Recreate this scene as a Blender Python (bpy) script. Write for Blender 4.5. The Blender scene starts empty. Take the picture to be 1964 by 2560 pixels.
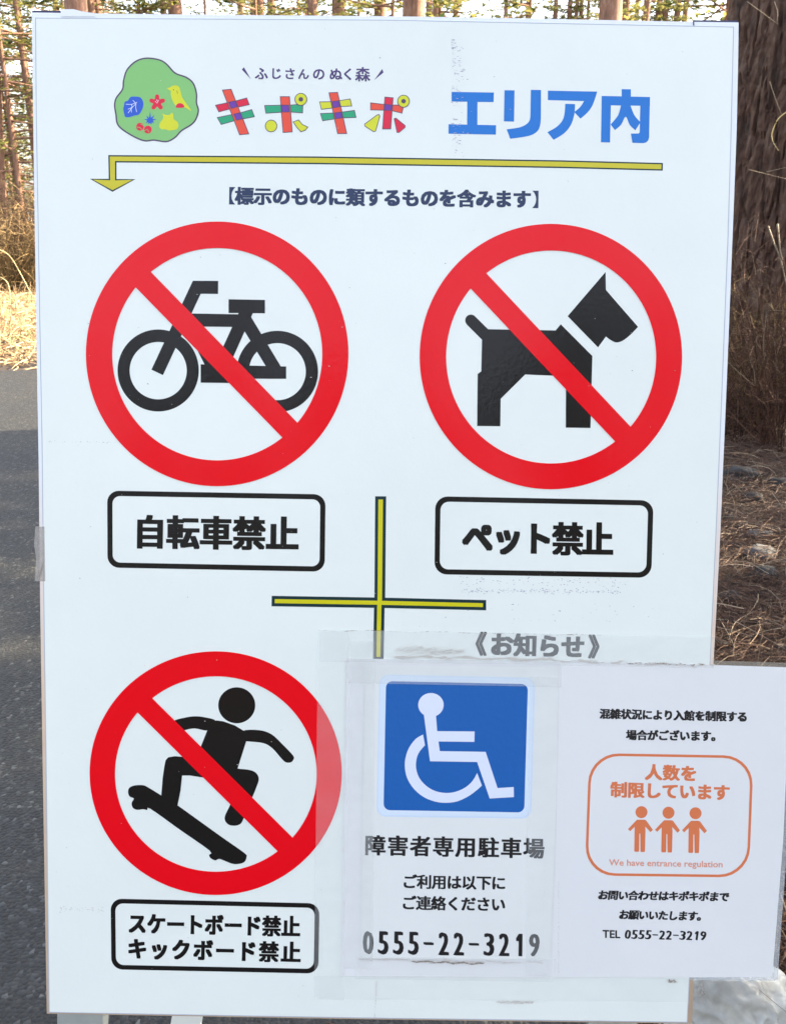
import bpy, math, random
from mathutils import Vector, Matrix, noise
R = math.radians
random.seed(7)
S = bpy.context.scene
COL = S.collection

# ------------------------------------------------------------------ camera
CH = 1.15                      # eye height of the photographer
PITCH = R(19.0)
F = 2217.0                     # focal length in photo pixels
cam_d = bpy.data.cameras.new('camera')
cam = bpy.data.objects.new('camera', cam_d); COL.objects.link(cam)
cam.location = (0, 0, CH)
cam.rotation_euler = (R(90) - PITCH, 0, 0)
cam_d.sensor_fit = 'VERTICAL'; cam_d.sensor_height = 24.0; cam_d.sensor_width = 24.0
cam_d.lens = 24.0 * F / 2560.0
cam_d.clip_start = 0.05; cam_d.clip_end = 2000
cam_d.dof.use_dof = True; cam_d.dof.focus_distance = 0.81; cam_d.dof.aperture_fstop = 20
S.camera = cam

# ------------------------------------------------------------------ light
SUN_EL, SUN_AZ = R(26), R(16)      # low sun, from the right and a little behind the sign
sdir = Vector((math.cos(SUN_EL) * math.cos(SUN_AZ), math.cos(SUN_EL) * math.sin(SUN_AZ), math.sin(SUN_EL)))
W = bpy.data.worlds.new('World'); S.world = W; W.use_nodes = True
nt = W.node_tree; bg = nt.nodes['Background']
sk = nt.nodes.new('ShaderNodeTexSky'); sk.sky_type = 'NISHITA'; sk.sun_disc = False
sk.sun_elevation = SUN_EL; sk.sun_rotation = math.atan2(sdir.x, sdir.y)
sk.dust_density = 3.0; sk.ozone_density = 1.0; sk.air_density = 1.0
hs = nt.nodes.new('ShaderNodeHueSaturation'); hs.inputs['Saturation'].default_value = 0.55
nt.links.new(sk.outputs[0], hs.inputs['Color']); nt.links.new(hs.outputs[0], bg.inputs['Color'])
bg.inputs['Strength'].default_value = 0.15
sd = bpy.data.lights.new('sun', 'SUN'); sd.energy = 5.0; sd.angle = R(0.5); sd.color = (1.0, 0.83, 0.58)
sun = bpy.data.objects.new('sun', sd); COL.objects.link(sun)
sun.rotation_euler = (-sdir).to_track_quat('-Z', 'Y').to_euler(); sun.location = sdir * 60
S.view_settings.view_transform = 'Standard'; S.view_settings.look = 'None'
S.view_settings.gamma = 1; S.view_settings.use_curve_mapping = False
S.view_settings.exposure = 2.64

# ------------------------------------------------------------------ helpers
def ray(px, py):
    u, v = (px - 982) / F, (py - 1280) / F
    c, s = math.cos(PITCH), math.sin(PITCH)
    return Vector((u, c - v * s, -s - v * c))
def on_ground(px, py, z=0):
    r = ray(px, py); return Vector((0, 0, CH)) + r * ((z - CH) / r.z)
def at_depth(px, py, y):
    r = ray(px, py); return Vector((0, 0, CH)) + r * (y / r.y)

def link(name, me, parent=None, mats=()):
    o = bpy.data.objects.new(name, me); COL.objects.link(o)
    for m in mats:
        if m is not None and m.name not in [x.name for x in me.materials if x]: me.materials.append(m)
    if parent:
        o.parent = parent
        p = parent
        M = Matrix.Identity(4)
        while p: M = Matrix.Translation(-p.location) @ M if not p.parent else M; p = p.parent
        o.matrix_parent_inverse = M if not parent.parent else Matrix.Identity(4)
    return o
def mesh(name, vs, fs, mat, parent=None, smooth=False, mi=None):
    me = bpy.data.meshes.new(name); me.from_pydata([tuple(v) for v in vs], [], fs); me.update()
    o = link(name, me, parent, mat if isinstance(mat, (list, tuple)) else [mat])
    if smooth: me.polygons.foreach_set('use_smooth', [True] * len(me.polygons))
    if mi: me.polygons.foreach_set('material_index', mi)
    return o
def empty(name, loc, label, cat, group=None):
    o = bpy.data.objects.new(name, None); COL.objects.link(o); o.location = loc
    o.empty_display_size = .1
    return tag(o, label, cat, group)
def tag(o, label=None, cat=None, group=None, kind=None):
    if label: o['label'] = label
    if cat: o['category'] = cat
    if group: o['group'] = group
    if kind: o['kind'] = kind
    return o
class MB:
    def __init__(s): s.v = []; s.f = []
    def add(s, vs, fs):
        n = len(s.v); s.v += [tuple(v) for v in vs]; s.f += [tuple(i + n for i in f) for f in fs]
    def tube(s, pts, rad, k=6, cap=True):
        pts = [Vector(p) for p in pts]; n = len(s.v)
        if not isinstance(rad, (list, tuple)): rad = [rad] * len(pts)
        for i, p in enumerate(pts):
            t = (pts[min(i + 1, len(pts) - 1)] - pts[max(i - 1, 0)])
            if t.length < 1e-9: t = Vector((0, 0, 1))
            t.normalize()
            a = t.cross(Vector((0, 0, 1)) if abs(t.z) < .9 else Vector((1, 0, 0))).normalized(); b = t.cross(a)
            for j in range(k):
                q = 2 * math.pi * j / k
                s.v.append(tuple(p + (a * math.cos(q) + b * math.sin(q)) * rad[i]))
        for i in range(len(pts) - 1):
            for j in range(k):
                s.f.append((n + i * k + j, n + i * k + (j + 1) % k, n + (i + 1) * k + (j + 1) % k, n + (i + 1) * k + j))
        if cap:
            s.f.append(tuple(n + j for j in range(k))[::-1]); m = n + (len(pts) - 1) * k
            s.f.append(tuple(m + j for j in range(k)))
    def build(s, name, mat, parent=None, smooth=False): return mesh(name, s.v, s.f, mat, parent, smooth)

# ------------------------------------------------------------------ materials
def mat(name, col, rough=.6, spec=.5, bump=0, bscale=200, var=0, vscale=5, col2=None, stretch=None, coord='Object'):
    m = bpy.data.materials.new(name); m.use_nodes = True; n = m.node_tree.nodes; L = m.node_tree.links
    b = n['Principled BSDF']; b.inputs['Base Color'].default_value = (*col, 1)
    b.inputs['Roughness'].default_value = rough; b.inputs['Specular IOR Level'].default_value = spec
    tc = n.new('ShaderNodeTexCoord'); src = tc.outputs[coord]
    if stretch:
        mp = n.new('ShaderNodeMapping'); mp.inputs['Scale'].default_value = stretch; L.new(src, mp.inputs[0]); src = mp.outputs[0]
    if col2:
        t = n.new('ShaderNodeTexNoise'); t.inputs['Scale'].default_value = vscale; t.inputs['Detail'].default_value = 8
        t.inputs['Roughness'].default_value = .65
        L.new(src, t.inputs['Vector']); r = n.new('ShaderNodeValToRGB')
        r.color_ramp.elements[0].position = .35; r.color_ramp.elements[1].position = .66
        r.color_ramp.elements[0].color = (*col, 1); r.color_ramp.elements[1].color = (*col2, 1)
        L.new(t.outputs['Fac'], r.inputs[0]); L.new(r.outputs[0], b.inputs['Base Color'])
    if bump:
        t = n.new('ShaderNodeTexNoise'); t.inputs['Scale'].default_value = bscale; t.inputs['Detail'].default_value = 3
        L.new(src, t.inputs['Vector']); bp = n.new('ShaderNodeBump'); bp.inputs['Strength'].default_value = bump
        bp.inputs['Distance'].default_value = .002; L.new(t.outputs['Fac'], bp.inputs['Height']); L.new(bp.outputs[0], b.inputs['Normal'])
    return m
def rand_mat(name, c1, c2, rough=.7, transl=0):
    """colour differs from object/blade to blade (random per island)"""
    m = bpy.data.materials.new(name); m.use_nodes = True; n = m.node_tree.nodes; L = m.node_tree.links
    b = n['Principled BSDF']; g = n.new('ShaderNodeNewGeometry'); r = n.new('ShaderNodeValToRGB')
    r.color_ramp.elements[0].color = (*c1, 1); r.color_ramp.elements[1].color = (*c2, 1)
    L.new(g.outputs['Random Per Island'], r.inputs[0]); L.new(r.outputs[0], b.inputs['Base Color'])
    b.inputs['Roughness'].default_value = rough; b.inputs['Specular IOR Level'].default_value = .25
    if transl:
        t = n.new('ShaderNodeBsdfTranslucent'); L.new(r.outputs[0], t.inputs[0]); mx = n.new('ShaderNodeMixShader')
        mx.inputs[0].default_value = transl; L.new(b.outputs[0], mx.inputs[1]); L.new(t.outputs[0], mx.inputs[2])
        L.new(mx.outputs[0], n['Material Output'].inputs[0])
    return m
GL = dict(rough=.11, spec=.26, bump=.05, bscale=260)
def paper_mat(name, c, c2, vs=4, rough=.2):
    m = mat(name, c, rough=rough, spec=.34, bump=.035, bscale=260, col2=c2, vscale=vs)
    return m
M_poster = paper_mat('poster_white', (.82, .845, .78), (.765, .79, .735), 2.2)
M_lamin = paper_mat('laminated_white', (.74, .735, .725), (.77, .76, .745), 5, .22)
M_park = paper_mat('notice_paper', (.73, .74, .71), (.755, .765, .735), 9, .3)
M_black = mat('ink_black', (.012, .010, .009), **GL)
M_slate = mat('ink_slate', (.030, .045, .10), **GL)
M_text = mat('ink_text', (.014, .013, .014), rough=.35, bump=.08)
M_red = mat('ink_red', (.80, .003, .010), **GL)
M_blue = mat('ink_blue', (.018, .175, .56), **GL)
M_iblue = mat('ink_icon_blue', (.012, .115, .40), rough=.24, bump=.12, bscale=160)
M_paleb = mat('ink_pale_blue', (.60, .70, .83), rough=.3)
M_iwhite = mat('ink_icon_white', (.72, .76, .86), rough=.25)
M_yel = mat('ink_yellow', (.62, .56, .015), **GL)
M_gold = mat('ink_gold', (.60, .52, .03), **GL)
M_dgreen = mat('ink_dark_green', (.012, .034, .038), **GL)
M_green = mat('ink_emblem_green', (.24, .52, .17), **GL)
M_purl = mat('ink_outline', (.10, .065, .12), **GL)
M_pur = mat('ink_purple', (.16, .045, .35), **GL)
M_pt = mat('ink_caption', (.09, .06, .17), **GL)
M_org = mat('ink_orange_red', (.80, .085, .045), **GL)
M_mag = mat('ink_crimson', (.72, .02, .055), **GL)
M_lgreen = mat('ink_green', (.03, .36, .17), **GL)
M_lyel = mat('ink_lemon', (.66, .66, .03), **GL)
M_lblue = mat('ink_leaf_blue', (.035, .11, .55), **GL)
M_salmon = mat('ink_salmon', (.70, .19, .075), rough=.3)
M_salmon2 = mat('ink_salmon_pale', (.72, .30, .20), rough=.3)

def tape_mat(name, fac, col=(.80, .81, .80)):
    m = bpy.data.materials.new(name); m.use_nodes = True; n = m.node_tree.nodes; L = m.node_tree.links
    b = n['Principled BSDF']; b.inputs['Base Color'].default_value = (*col, 1); b.inputs['Roughness'].default_value = .3
    t = n.new('ShaderNodeBsdfTransparent'); mx = n.new('ShaderNodeMixShader')
    tc = n.new('ShaderNodeTexCoord'); mp = n.new('ShaderNodeMapping'); mp.inputs['Scale'].default_value = (5, 5, 9)
    ns = n.new('ShaderNodeTexNoise'); ns.inputs['Scale'].default_value = 6; ns.inputs['Detail'].default_value = 4
    mr = n.new('ShaderNodeMapRange'); mr.inputs['From Min'].default_value = .3; mr.inputs['From Max'].default_value = .75
    mr.inputs['To Min'].default_value = fac * .88; mr.inputs['To Max'].default_value = fac * 1.15
    L.new(tc.outputs['Object'], mp.inputs[0]); L.new(mp.outputs[0], ns.inputs['Vector']); L.new(ns.outputs['Fac'], mr.inputs['Value'])
    L.new(mr.outputs[0], mx.inputs[0]); L.new(t.outputs[0], mx.inputs[1]); L.new(b.outputs[0], mx.inputs[2])
    L.new(mx.outputs[0], n['Material Output'].inputs[0]); return m
M_tape = tape_mat('clear_tape', .14, (.83, .85, .83))
M_tape2 = tape_mat('clear_tape_old', .22, (.80, .82, .79))
M_tape3 = tape_mat('clear_tape_milky', .23, (.86, .88, .86))
M_film = tape_mat('laminate_film', .30, (.62, .66, .68))
M_dirt = mat('grime', (.26, .22, .18), rough=.9)
M_dirt2 = mat('grime_pale', (.54, .50, .45), rough=.9)
M_print = mat('ink_residue', (.36, .34, .44), rough=.8)
M_navy = mat('navy_plastic', (.020, .022, .075), rough=.45)
M_postg = mat('grey_steel', (.42, .44, .40), rough=.5, bump=.2, bscale=60, col2=(.32, .34, .32), vscale=20)
M_postw = mat('white_steel', (.82, .84, .78), rough=.4)

# board rim: white film that has yellowed and worn off towards the bottom
M_rim = mat('foam_board_rim', (.80, .82, .84), rough=.6)
def _rim():
    n = M_rim.node_tree.nodes; L = M_rim.node_tree.links
    g = n.new('ShaderNodeNewGeometry'); sx = n.new('ShaderNodeSeparateXYZ'); L.new(g.outputs['Position'], sx.inputs[0])
    ns = n.new('ShaderNodeTexNoise'); ns.inputs['Scale'].default_value = 12; L.new(g.outputs['Position'], ns.inputs['Vector'])
    ad = n.new('ShaderNodeMath'); ad.operation = 'MULTIPLY_ADD'; ad.inputs[1].default_value = .12; L.new(ns.outputs['Fac'], ad.inputs[0]); L.new(sx.outputs['Z'], ad.inputs[2])
    r = n.new('ShaderNodeValToRGB'); e = r.color_ramp.elements
    e[0].position = .46; e[0].color = (.42, .30, .20, 1); e[1].position = 1.12; e[1].color = (.80, .82, .85, 1)
    q = e.new(.80); q.color = (.74, .55, .40, 1); q = e.new(.97); q.color = (.80, .76, .74, 1)
    mr = n.new('ShaderNodeMapRange'); mr.inputs['From Min'].default_value = 0; mr.inputs['From Max'].default_value = 1.4; 
    L.new(ad.outputs[0], r.inputs[0]); L.new(r.outputs[0], n['Principled BSDF'].inputs['Base Color'])
_rim()

# ------------------------------------------------------------------ the board's plane
DV = Vector((-.018, .9966, .0806)).normalized()          # camera space: x right, y down, z forward
DH = Vector((1, .01425, .046)); DH = (DH - DV * DH.dot(DV)).normalized()
def c2w(v):
    c, s = math.cos(PITCH), math.sin(PITCH)
    return Vector((v.x, v.z * c - v.y * s, -v.z * s - v.y * c))
HW, VW = c2w(DH), c2w(DV)
NW = HW.cross(-VW).normalized()
if NW.y > 0: NW = -NW                                    # faces the camera
P0 = Vector((0, 0, CH)) + ray(982, 1280) * 0.80
C0 = Vector((0, 0, CH))
def B(px, py, h=0.0):
    """the point of the board's front plane that shows at this place of the photo, raised by h mm"""
    r = ray(px, py); p = C0 + r * ((P0 - C0).dot(NW) / r.dot(NW))
    return p + NW * (h * .001)
def flat(name, polys, m, h, parent, dz=.012):
    """polys: lists of photo points; flat print, each polygon a hair above the one before"""
    vs, fs = [], []
    for i, p in enumerate(polys):
        n = len(vs); q = [B(x, y, h + i * dz) for x, y in p]
        a = sum((q[j] - q[0]).cross(q[(j + 1) % len(q)] - q[0]).dot(NW) for j in range(len(q)))
        if a < 0: q = q[::-1]
        vs += q; fs.append(tuple(range(n, n + len(q))))
    return mesh(name, vs, fs, m, parent)
def ringpoly(outer, inner):
    return [[outer[i], outer[(i + 1) % len(outer)], inner[(i + 1) % len(inner)], inner[i]] for i in range(len(outer))]
def ell(cx, cy, rx, ry, n=96): return [(cx + rx * math.cos(2 * math.pi * i / n), cy + ry * math.sin(2 * math.pi * i / n)) for i in range(n)]
def band(name, outer, inner, m, h, parent):
    n = len(outer); vs = [B(*p, h) for p in outer] + [B(*p, h) for p in inner]
    fs = [(i, n + i, n + (i + 1) % n, (i + 1) % n) for i in range(n)]
    if (vs[fs[0][1]] - vs[fs[0][0]]).cross(vs[fs[0][2]] - vs[fs[0][0]]).dot(NW) < 0: fs = [f[::-1] for f in fs]
    return mesh(name, vs, fs, m, parent)
def smooth(pts, k=6, closed=True):
    out = []; n = len(pts)
    for i in range(n if closed else n - 1):
        p0, p1, p2, p3 = [pts[(i + d) % n] if closed else pts[max(0, min(n - 1, i + d))] for d in (-1, 0, 1, 2)]
        for j in range(k):
            t = j / k
            out.append(tuple(.5 * ((2 * p1[a]) + (-p0[a] + p2[a]) * t + (2 * p0[a] - 5 * p1[a] + 4 * p2[a] - p3[a]) * t * t + (-p0[a] + 3 * p1[a] - 3 * p2[a] + p3[a]) * t ** 3) for a in (0, 1)))
    if not closed: out.append(pts[-1])
    return out
def offs(pts, d):
    """closed outline moved outwards by d"""
    n = len(pts); A = sum(pts[i][0] * pts[(i + 1) % n][1] - pts[(i + 1) % n][0] * pts[i][1] for i in range(n))
    s = 1 if A > 0 else -1; out = []
    for i in range(n):
        a, b, c = pts[i - 1], pts[i], pts[(i + 1) % n]
        def nn(p, q):
            dx, dy = q[0] - p[0], q[1] - p[1]; l = math.hypot(dx, dy) or 1; return dy / l * s, -dx / l * s
        n1, n2 = nn(a, b), nn(b, c); mx, my = n1[0] + n2[0], n1[1] + n2[1]; l = math.hypot(mx, my) or 1
        k = min(d / max(.45, (n1[0] * mx + n1[1] * my) / l), d * 2.2) if d > 0 else d / max(.45, (n1[0] * mx + n1[1] * my) / l)
        out.append((b[0] + mx / l * k, b[1] + my / l * k))
    return out
def rrect(TL, TR, BR, BL, r, n=7):
    out = []
    c = [TL, TR, BR, BL]
    for i in range(4):
        p, a, b = Vector(c[i]), Vector(c[i - 1]), Vector(c[(i + 1) % 4])
        u = (a - p).normalized(); w = (b - p).normalized(); cen = p + (u + w) * r
        for j in range(n + 1):
            t = math.pi / 2 * j / n
            out.append(tuple(cen - w * r * math.cos(t) - u * r * math.sin(t)))
    return out
def crop(pts, ox, oy, s): return [(x / s + ox, y / s + oy) for x, y in pts]
def stroke(pts, w, closed=False):
    """polyline as quads"""
    out = []
    n = len(pts)
    for i in range(n if closed else n - 1):
        a, b = pts[i], pts[(i + 1) % n]; dx, dy = b[0] - a[0], b[1] - a[1]; l = math.hypot(dx, dy) or 1
        dx, dy = dx / l * w / 2, dy / l * w / 2
        out.append([(a[0] - dx * .8 - dy, a[1] - dy * .8 + dx), (b[0] + dx * .8 - dy, b[1] + dy * .8 + dx), (b[0] + dx * .8 + dy, b[1] + dy * .8 - dx), (a[0] - dx * .8 + dy, a[1] - dy * .8 - dx)])
    return out

# lettering: built-in font outlines turned into flat meshes
_G = {}
def glyph(c):
    if c not in _G:
        cu = bpy.data.curves.new('glyph', 'FONT'); cu.body = c; cu.size = 1; cu.resolution_u = 3
        o = bpy.data.objects.new('glyph', cu); COL.objects.link(o)
        m = o.evaluated_get(bpy.context.evaluated_depsgraph_get()).to_mesh()
        v = [(p.co.x, p.co.y) for p in m.vertices]; f = [tuple(p.vertices) for p in m.polygons]
        _G[c] = (v, f); bpy.data.objects.remove(o); bpy.data.curves.remove(cu)
    return _G[c]
def lettering(s, c0, c1, em, bold, m, h, parent, emh=None, rot=None, slant=0, fit=None, name='lettering', skip=()):
    """full-width characters: centres run from c0 to c1; em size in photo px"""
    vs, fs = [], []; emh = emh or em
    n = len(s); ang = math.atan2(c1[1] - c0[1], c1[0] - c0[0]); ca, sa = math.cos(ang), math.sin(ang)
    dirs = [(0, 0)] if not bold else [(bold * .92 * a, bold * .66 * b) for a in (-1, 0, 1) for b in (-1, 0, 1) if a or b]
    for i, c in enumerate(s):
        t = i / (n - 1) if n > 1 else 0
        cx, cy = c0[0] + (c1[0] - c0[0]) * t, c0[1] + (c1[1] - c0[1]) * t
        v, f = glyph(c)
        if not v: continue
        kj = ord(c) >= 0x4e00 and c not in '止人入下'; cf = .70 if kj else 1.0      # dense characters keep their gaps open
        cx_ = .95 if kj else 1.0
        if fit:                                    # narrow characters: stretch each to its cell
            x0, x1 = min(p[0] for p in v), max(p[0] for p in v); y0, y1 = min(p[1] for p in v), max(p[1] for p in v)
            if c in '-−–': W_, H_ = fit[0] * .95, fit[1] * .10
            elif c in '1': W_, H_ = fit[0] * .32, fit[1]
            else: W_, H_ = fit
            if c == '1':                            # a stem with a flag
                v = [(.1, 0), (.5, 0), (.5, 1), (.1, 1), (-.5, .80), (-.5, .66), (.1, .80)]; f = [(0, 1, 2, 3), (3, 4, 5, 6)]
                x0, x1, y0, y1 = -.5, .5, 0, 1; W_ = fit[0] * .5
            v = [((p[0] - (x0 + x1) / 2) / (x1 - x0) * W_ / em, (p[1] - (y0 + y1) / 2) / (y1 - y0) * H_ / emh) for p in v]
        else: v = [(p[0] - .5, p[1] - .38) for p in v]
        for k, (dx, dy) in enumerate(dirs):
            b = len(vs)
            for x, y in v:
                x = x + dx * cx_ + slant * y; y = y + dy * cf
                X, Y = x * em, -y * emh
                vs.append(B(cx + X * ca - Y * sa, cy + X * sa + Y * ca, h + .012 * k + .003 * (i % 3)))
            fs += [tuple(b + q for q in g) for g in f]
    return mesh(name, vs, fs, m, parent)
def latin(s, x0, x1, yb0, yb1, size, m, h, parent, bold=0, slant=0, xs=1):
    v, f = glyph(s); a, b = min(p[0] for p in v), max(p[0] for p in v); k = (x1 - x0) / (b - a)
    dirs = [(0, 0)] if not bold else [(bold * math.cos(j * math.pi / 3), bold * math.sin(j * math.pi / 3)) for j in range(6)]
    vs, fs = [], []
    for j, (dx, dy) in enumerate(dirs):
        n = len(vs)
        for x, y in v:
            y2 = y + dy; X = x0 + (x - a + dx + slant * y) * k; t = (X - x0) / (x1 - x0)
            vs.append(B(X, yb0 + (yb1 - yb0) * t - y2 * size, h + .012 * j))
        fs += [tuple(n + q for q in g) for g in f]
    return mesh('lettering', vs, fs, m, parent)

# ================================================================== GROUND
def ter(x, y):
    z = 0
    if y > 7: z += .012 * (y - 7) * max(0, min(1, (y - 7) / 6)) * .5
    return z
M_soil = mat('forest_soil', (.016, .010, .008), rough=.95, col2=(.038, .023, .016), vscale=9, bump=1, bscale=40)
_b = M_soil.node_tree
xs = [-220, -120, -60, -30, -20, -14] + [-10 + i * .5 for i in range(41)] + [14, 20, 30, 60, 120, 220]
ys = [-220, -100, -40, -20, -10, -5, -2] + [i * .5 for i in range(51)] + [28, 34, 42, 60, 100, 200, 400]
vs = []; fs = []
for j, y in enumerate(ys):
    for i, x in enumerate(xs):
        z = ter(x, y)
        vs.append((x, y, z - .004))
for j in range(len(ys) - 1):
    for i in range(len(xs) - 1):
        a = j * len(xs) + i; fs.append((a, a + 1, a + 1 + len(xs), a + len(xs)))
tag(mesh('forest_floor', vs, fs, M_soil, smooth=True), kind='structure')

# asphalt: coarse aggregate, worn
M_asph = bpy.data.materials.new('asphalt'); M_asph.use_nodes = True
def _asph():
    n = M_asph.node_tree.nodes; L = M_asph.node_tree.links; b = n['Principled BSDF']
    g = n.new('ShaderNodeNewGeometry')
    v = n.new('ShaderNodeTexVoronoi'); v.inputs['Scale'].default_value = 130; v.inputs['Randomness'].default_value = 1
    L.new(g.outputs['Position'], v.inputs['Vector'])
    r = n.new('ShaderNodeValToRGB'); e = r.color_ramp.elements; L.new(v.outputs['Color'], r.inputs[0])
    e[0].position = 0.12; e[0].color = (.003, .0033, .0036, 1); e[1].position = .95; e[1].color = (.085, .088, .088, 1)
    q = e.new(.55); q.color = (.008, .0085, .009, 1); q = e.new(.8); q.color = (.021, .022, .022, 1)
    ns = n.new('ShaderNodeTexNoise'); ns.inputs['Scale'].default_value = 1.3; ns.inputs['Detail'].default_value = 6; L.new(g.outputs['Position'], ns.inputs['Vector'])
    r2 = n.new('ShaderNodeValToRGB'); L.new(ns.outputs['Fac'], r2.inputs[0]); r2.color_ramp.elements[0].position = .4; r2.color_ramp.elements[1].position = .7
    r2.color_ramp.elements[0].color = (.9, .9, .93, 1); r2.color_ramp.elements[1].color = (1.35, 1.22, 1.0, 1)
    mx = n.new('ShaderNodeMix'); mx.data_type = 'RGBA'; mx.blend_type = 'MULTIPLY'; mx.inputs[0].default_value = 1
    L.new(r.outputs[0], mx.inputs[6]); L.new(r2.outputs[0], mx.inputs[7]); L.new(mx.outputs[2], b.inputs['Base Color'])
    b.inputs['Roughness'].default_value = .72
    iv = n.new('ShaderNodeMath'); iv.operation = 'SUBTRACT'; iv.inputs[0].default_value = .6; L.new(v.outputs['Distance'], iv.inputs[1])
    bp = n.new('ShaderNodeBump'); bp.inputs['Strength'].default_value = .9; bp.inputs['Distance'].default_value = .004
    L.new(iv.outputs[0], bp.inputs['Height']); L.new(bp.outputs[0], b.inputs['Normal'])
_asph()
edge = []
random.seed(3)
for i in range(60):
    y = -14 + i * (20.6 / 59); edge.append((.16 + .17 * y + .05 * noise.noise((y * 1.7, 0, 0)) if y > 0 else .16 + .05 * noise.noise((y * 1.7, 0, 0)), y))
far = []
for i in range(70):
    t = i / 69; x = 1.2 - 60 * t ** 1.6; far.append((x, 6.55 + .06 * (x + 3) + .10 * noise.noise((x * 1.3, 5, 0)) + .04 * noise.noise((x * 6, 9, 0))))
pts = edge + far + [(-60, -14)]
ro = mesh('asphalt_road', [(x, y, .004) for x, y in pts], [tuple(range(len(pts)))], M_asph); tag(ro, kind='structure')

# a carpet of pine needles and straw on the right, under the big tree
M_litter = rand_mat('needle_litter', (.010, .005, .004), (.15, .080, .050), .7)
def strands(n, region, lmin, lmax, w, m, name, lift=.02, curl=.5, seed=1, upright=0.0, kind='stuff', label=None, cat=None, clump=None):
    rnd = random.Random(seed); vs = []; fs = []
    for _ in range(n):
        x, y = region(rnd)
        a = rnd.uniform(0, 2 * math.pi); l = rnd.uniform(lmin, lmax); z0 = ter(x, y) + rnd.random() ** 2 * lift
        el = rnd.uniform(-.15, .45) if rnd.random() > upright else rnd.uniform(.7, 1.5)
        c = rnd.uniform(-curl, curl) * 3; ww = w * rnd.uniform(.6, 1.5); b = len(vs)
        seg = 4; px, py, pz = x, y, max(z0, ter(x, y) + .002)
        for k in range(seg + 1):
            t = k / seg; hw = ww * (1 - .75 * t)
            nx, ny = -math.sin(a), math.cos(a)
            vs.append((px + nx * hw, py + ny * hw, pz)); vs.append((px - nx * hw, py - ny * hw, pz)); vs.append((px, py, pz + hw * 1.6))
            st = l / seg; px += math.cos(a) * st * math.cos(el); py += math.sin(a) * st * math.cos(el); pz = max(ter(px, py) + .002, pz + st * math.sin(el))
            a += c / seg; el -= .35 * abs(c) / seg + (.25 / seg if el > .5 else 0.1)
        for k in range(seg):
            q = b + k * 3; fs += [(q, q + 3, q + 5, q + 2), (q + 2, q + 5, q + 4, q + 1)]
    return tag(mesh(name, vs, fs, m), label, cat, None, kind)
def reg_right(rnd):
    while True:
        y = .75 + 7.5 * rnd.random() ** 1.5
        x = y * rnd.uniform(.30, .52) + rnd.uniform(-.15, .25) if rnd.random() < .72 else rnd.uniform(.2 + .17 * y, 4.5)
        if x > .16 + .17 * y + rnd.random() ** 3 * .3: return x, y
strands(56000, reg_right, .035, .12, .0009, M_litter, 'needle_litter', lift=.045, seed=11)
M_straw = rand_mat('pale_straw', (.07, .040, .025), (.34, .25, .17), .6)
strands(1900, reg_right, .08, .26, .0012, M_straw, 'straw_litter', lift=.06, seed=12, upright=.12)
def reg_under(rnd):
    return rnd.uniform(-.2, 1.2), rnd.uniform(.9, 3.2)
strands(260, reg_under, .03, .09, .001, M_litter, 'stray_needles', lift=.008, seed=13)

# golden dry grass on the sunny verge
M_gold_g = rand_mat('golden_grass', (.18, .10, .045), (.66, .49, .28), .7, .25)
def reg_verge(rnd):
    while True:
        y = 6.5 + 5.8 * rnd.random(); x = rnd.uniform(-8, -1.8) if rnd.random() < .8 else rnd.uniform(-14, 6)
        if y > 6.6 + .06 * (x + 3) + rnd.random() * .35: return x, y
strands(26000, reg_verge, .06, .26, .0045, M_gold_g, 'verge_grass', lift=.09, seed=14, upright=.25)
M_gtuft = rand_mat('green_tuft', (.05, .09, .03), (.14, .17, .06), .7, .2)
strands(1500, lambda r: (lambda c: (c[0] + r.gauss(0, .10), c[1] + r.gauss(0, .10)))(random.Random(r.randint(0, 25)).choice([0]) or [random.Random(int(r.random() * 24)).uniform(-7, -2.5), random.Random(100 + int(r.random() * 24)).uniform(7.2, 11)]), .08, .2, .005, M_gtuft, 'verge_green_blades', lift=.06, seed=15, upright=.6)

# clods and lava stones half sunk in the litter
M_rock = mat('lava_rock', (.010, .010, .011), rough=.9, bump=1, bscale=60, col2=(.032, .031, .030), vscale=14)
M_rockg = mat('grey_stone', (.04, .04, .044), rough=.85, bump=.8, bscale=60, col2=(.10, .098, .097), vscale=12)
def ico(sub):
    import bmesh
    bm = bmesh.new(); bmesh.ops.create_icosphere(bm, subdivisions=sub, radius=1); me = bpy.data.meshes.new('t'); 
    v = [x.co.copy() for x in bm.verts]; f = [tuple(q.index for q in p.verts) for p in bm.faces]; bm.free(); return v, f
IV, IF = ico(3)
def rock(px, py, wpx, m, label, seed, flat_=.55, cat='rock', group='stones in the needle litter'):
    p = on_ground(px, py); d = (p - C0).dot(ray(982, 1280).normalized()); r = wpx / 2 / F * d
    vs = []
    for v in IV:
        k = 1 + .35 * noise.noise(v * 1.3 + Vector((seed * 7.1, 0, 0))) + .14 * noise.noise(v * 4 + Vector((seed, 3, 0))) + .05 * noise.noise(v * 11)
        q = v * k * r; q.z = q.z * flat_ + r * flat_ * .35; q.y *= .8; vs.append(q)
    o = mesh('stone', vs, IF, m, smooth=True); o.location = p; return tag(o, label, cat, group)
rock(1862, 1045, 92, M_rock, 'broad black lava stone beside the sign, farthest of the stones under the big tree', 1)
rock(1846, 1196, 100, M_rock, 'long low black stone touching the right edge of the sign', 2, .45)
rock(1820, 1300, 44, M_rock, 'small dark stone tucked against the sign edge above the grey flat stone', 3)
rock(1893, 1338, 62, M_rockg, 'flat pale grey stone among brown needles', 4, .35)
rock(1902, 1392, 84, M_rockg, 'dull grey stone directly in front of the flat pale one', 5, .5)
rock(1908, 1446, 68, M_rock, 'rough black clinker stone in front of the dull grey stone', 6, .7)
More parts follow.
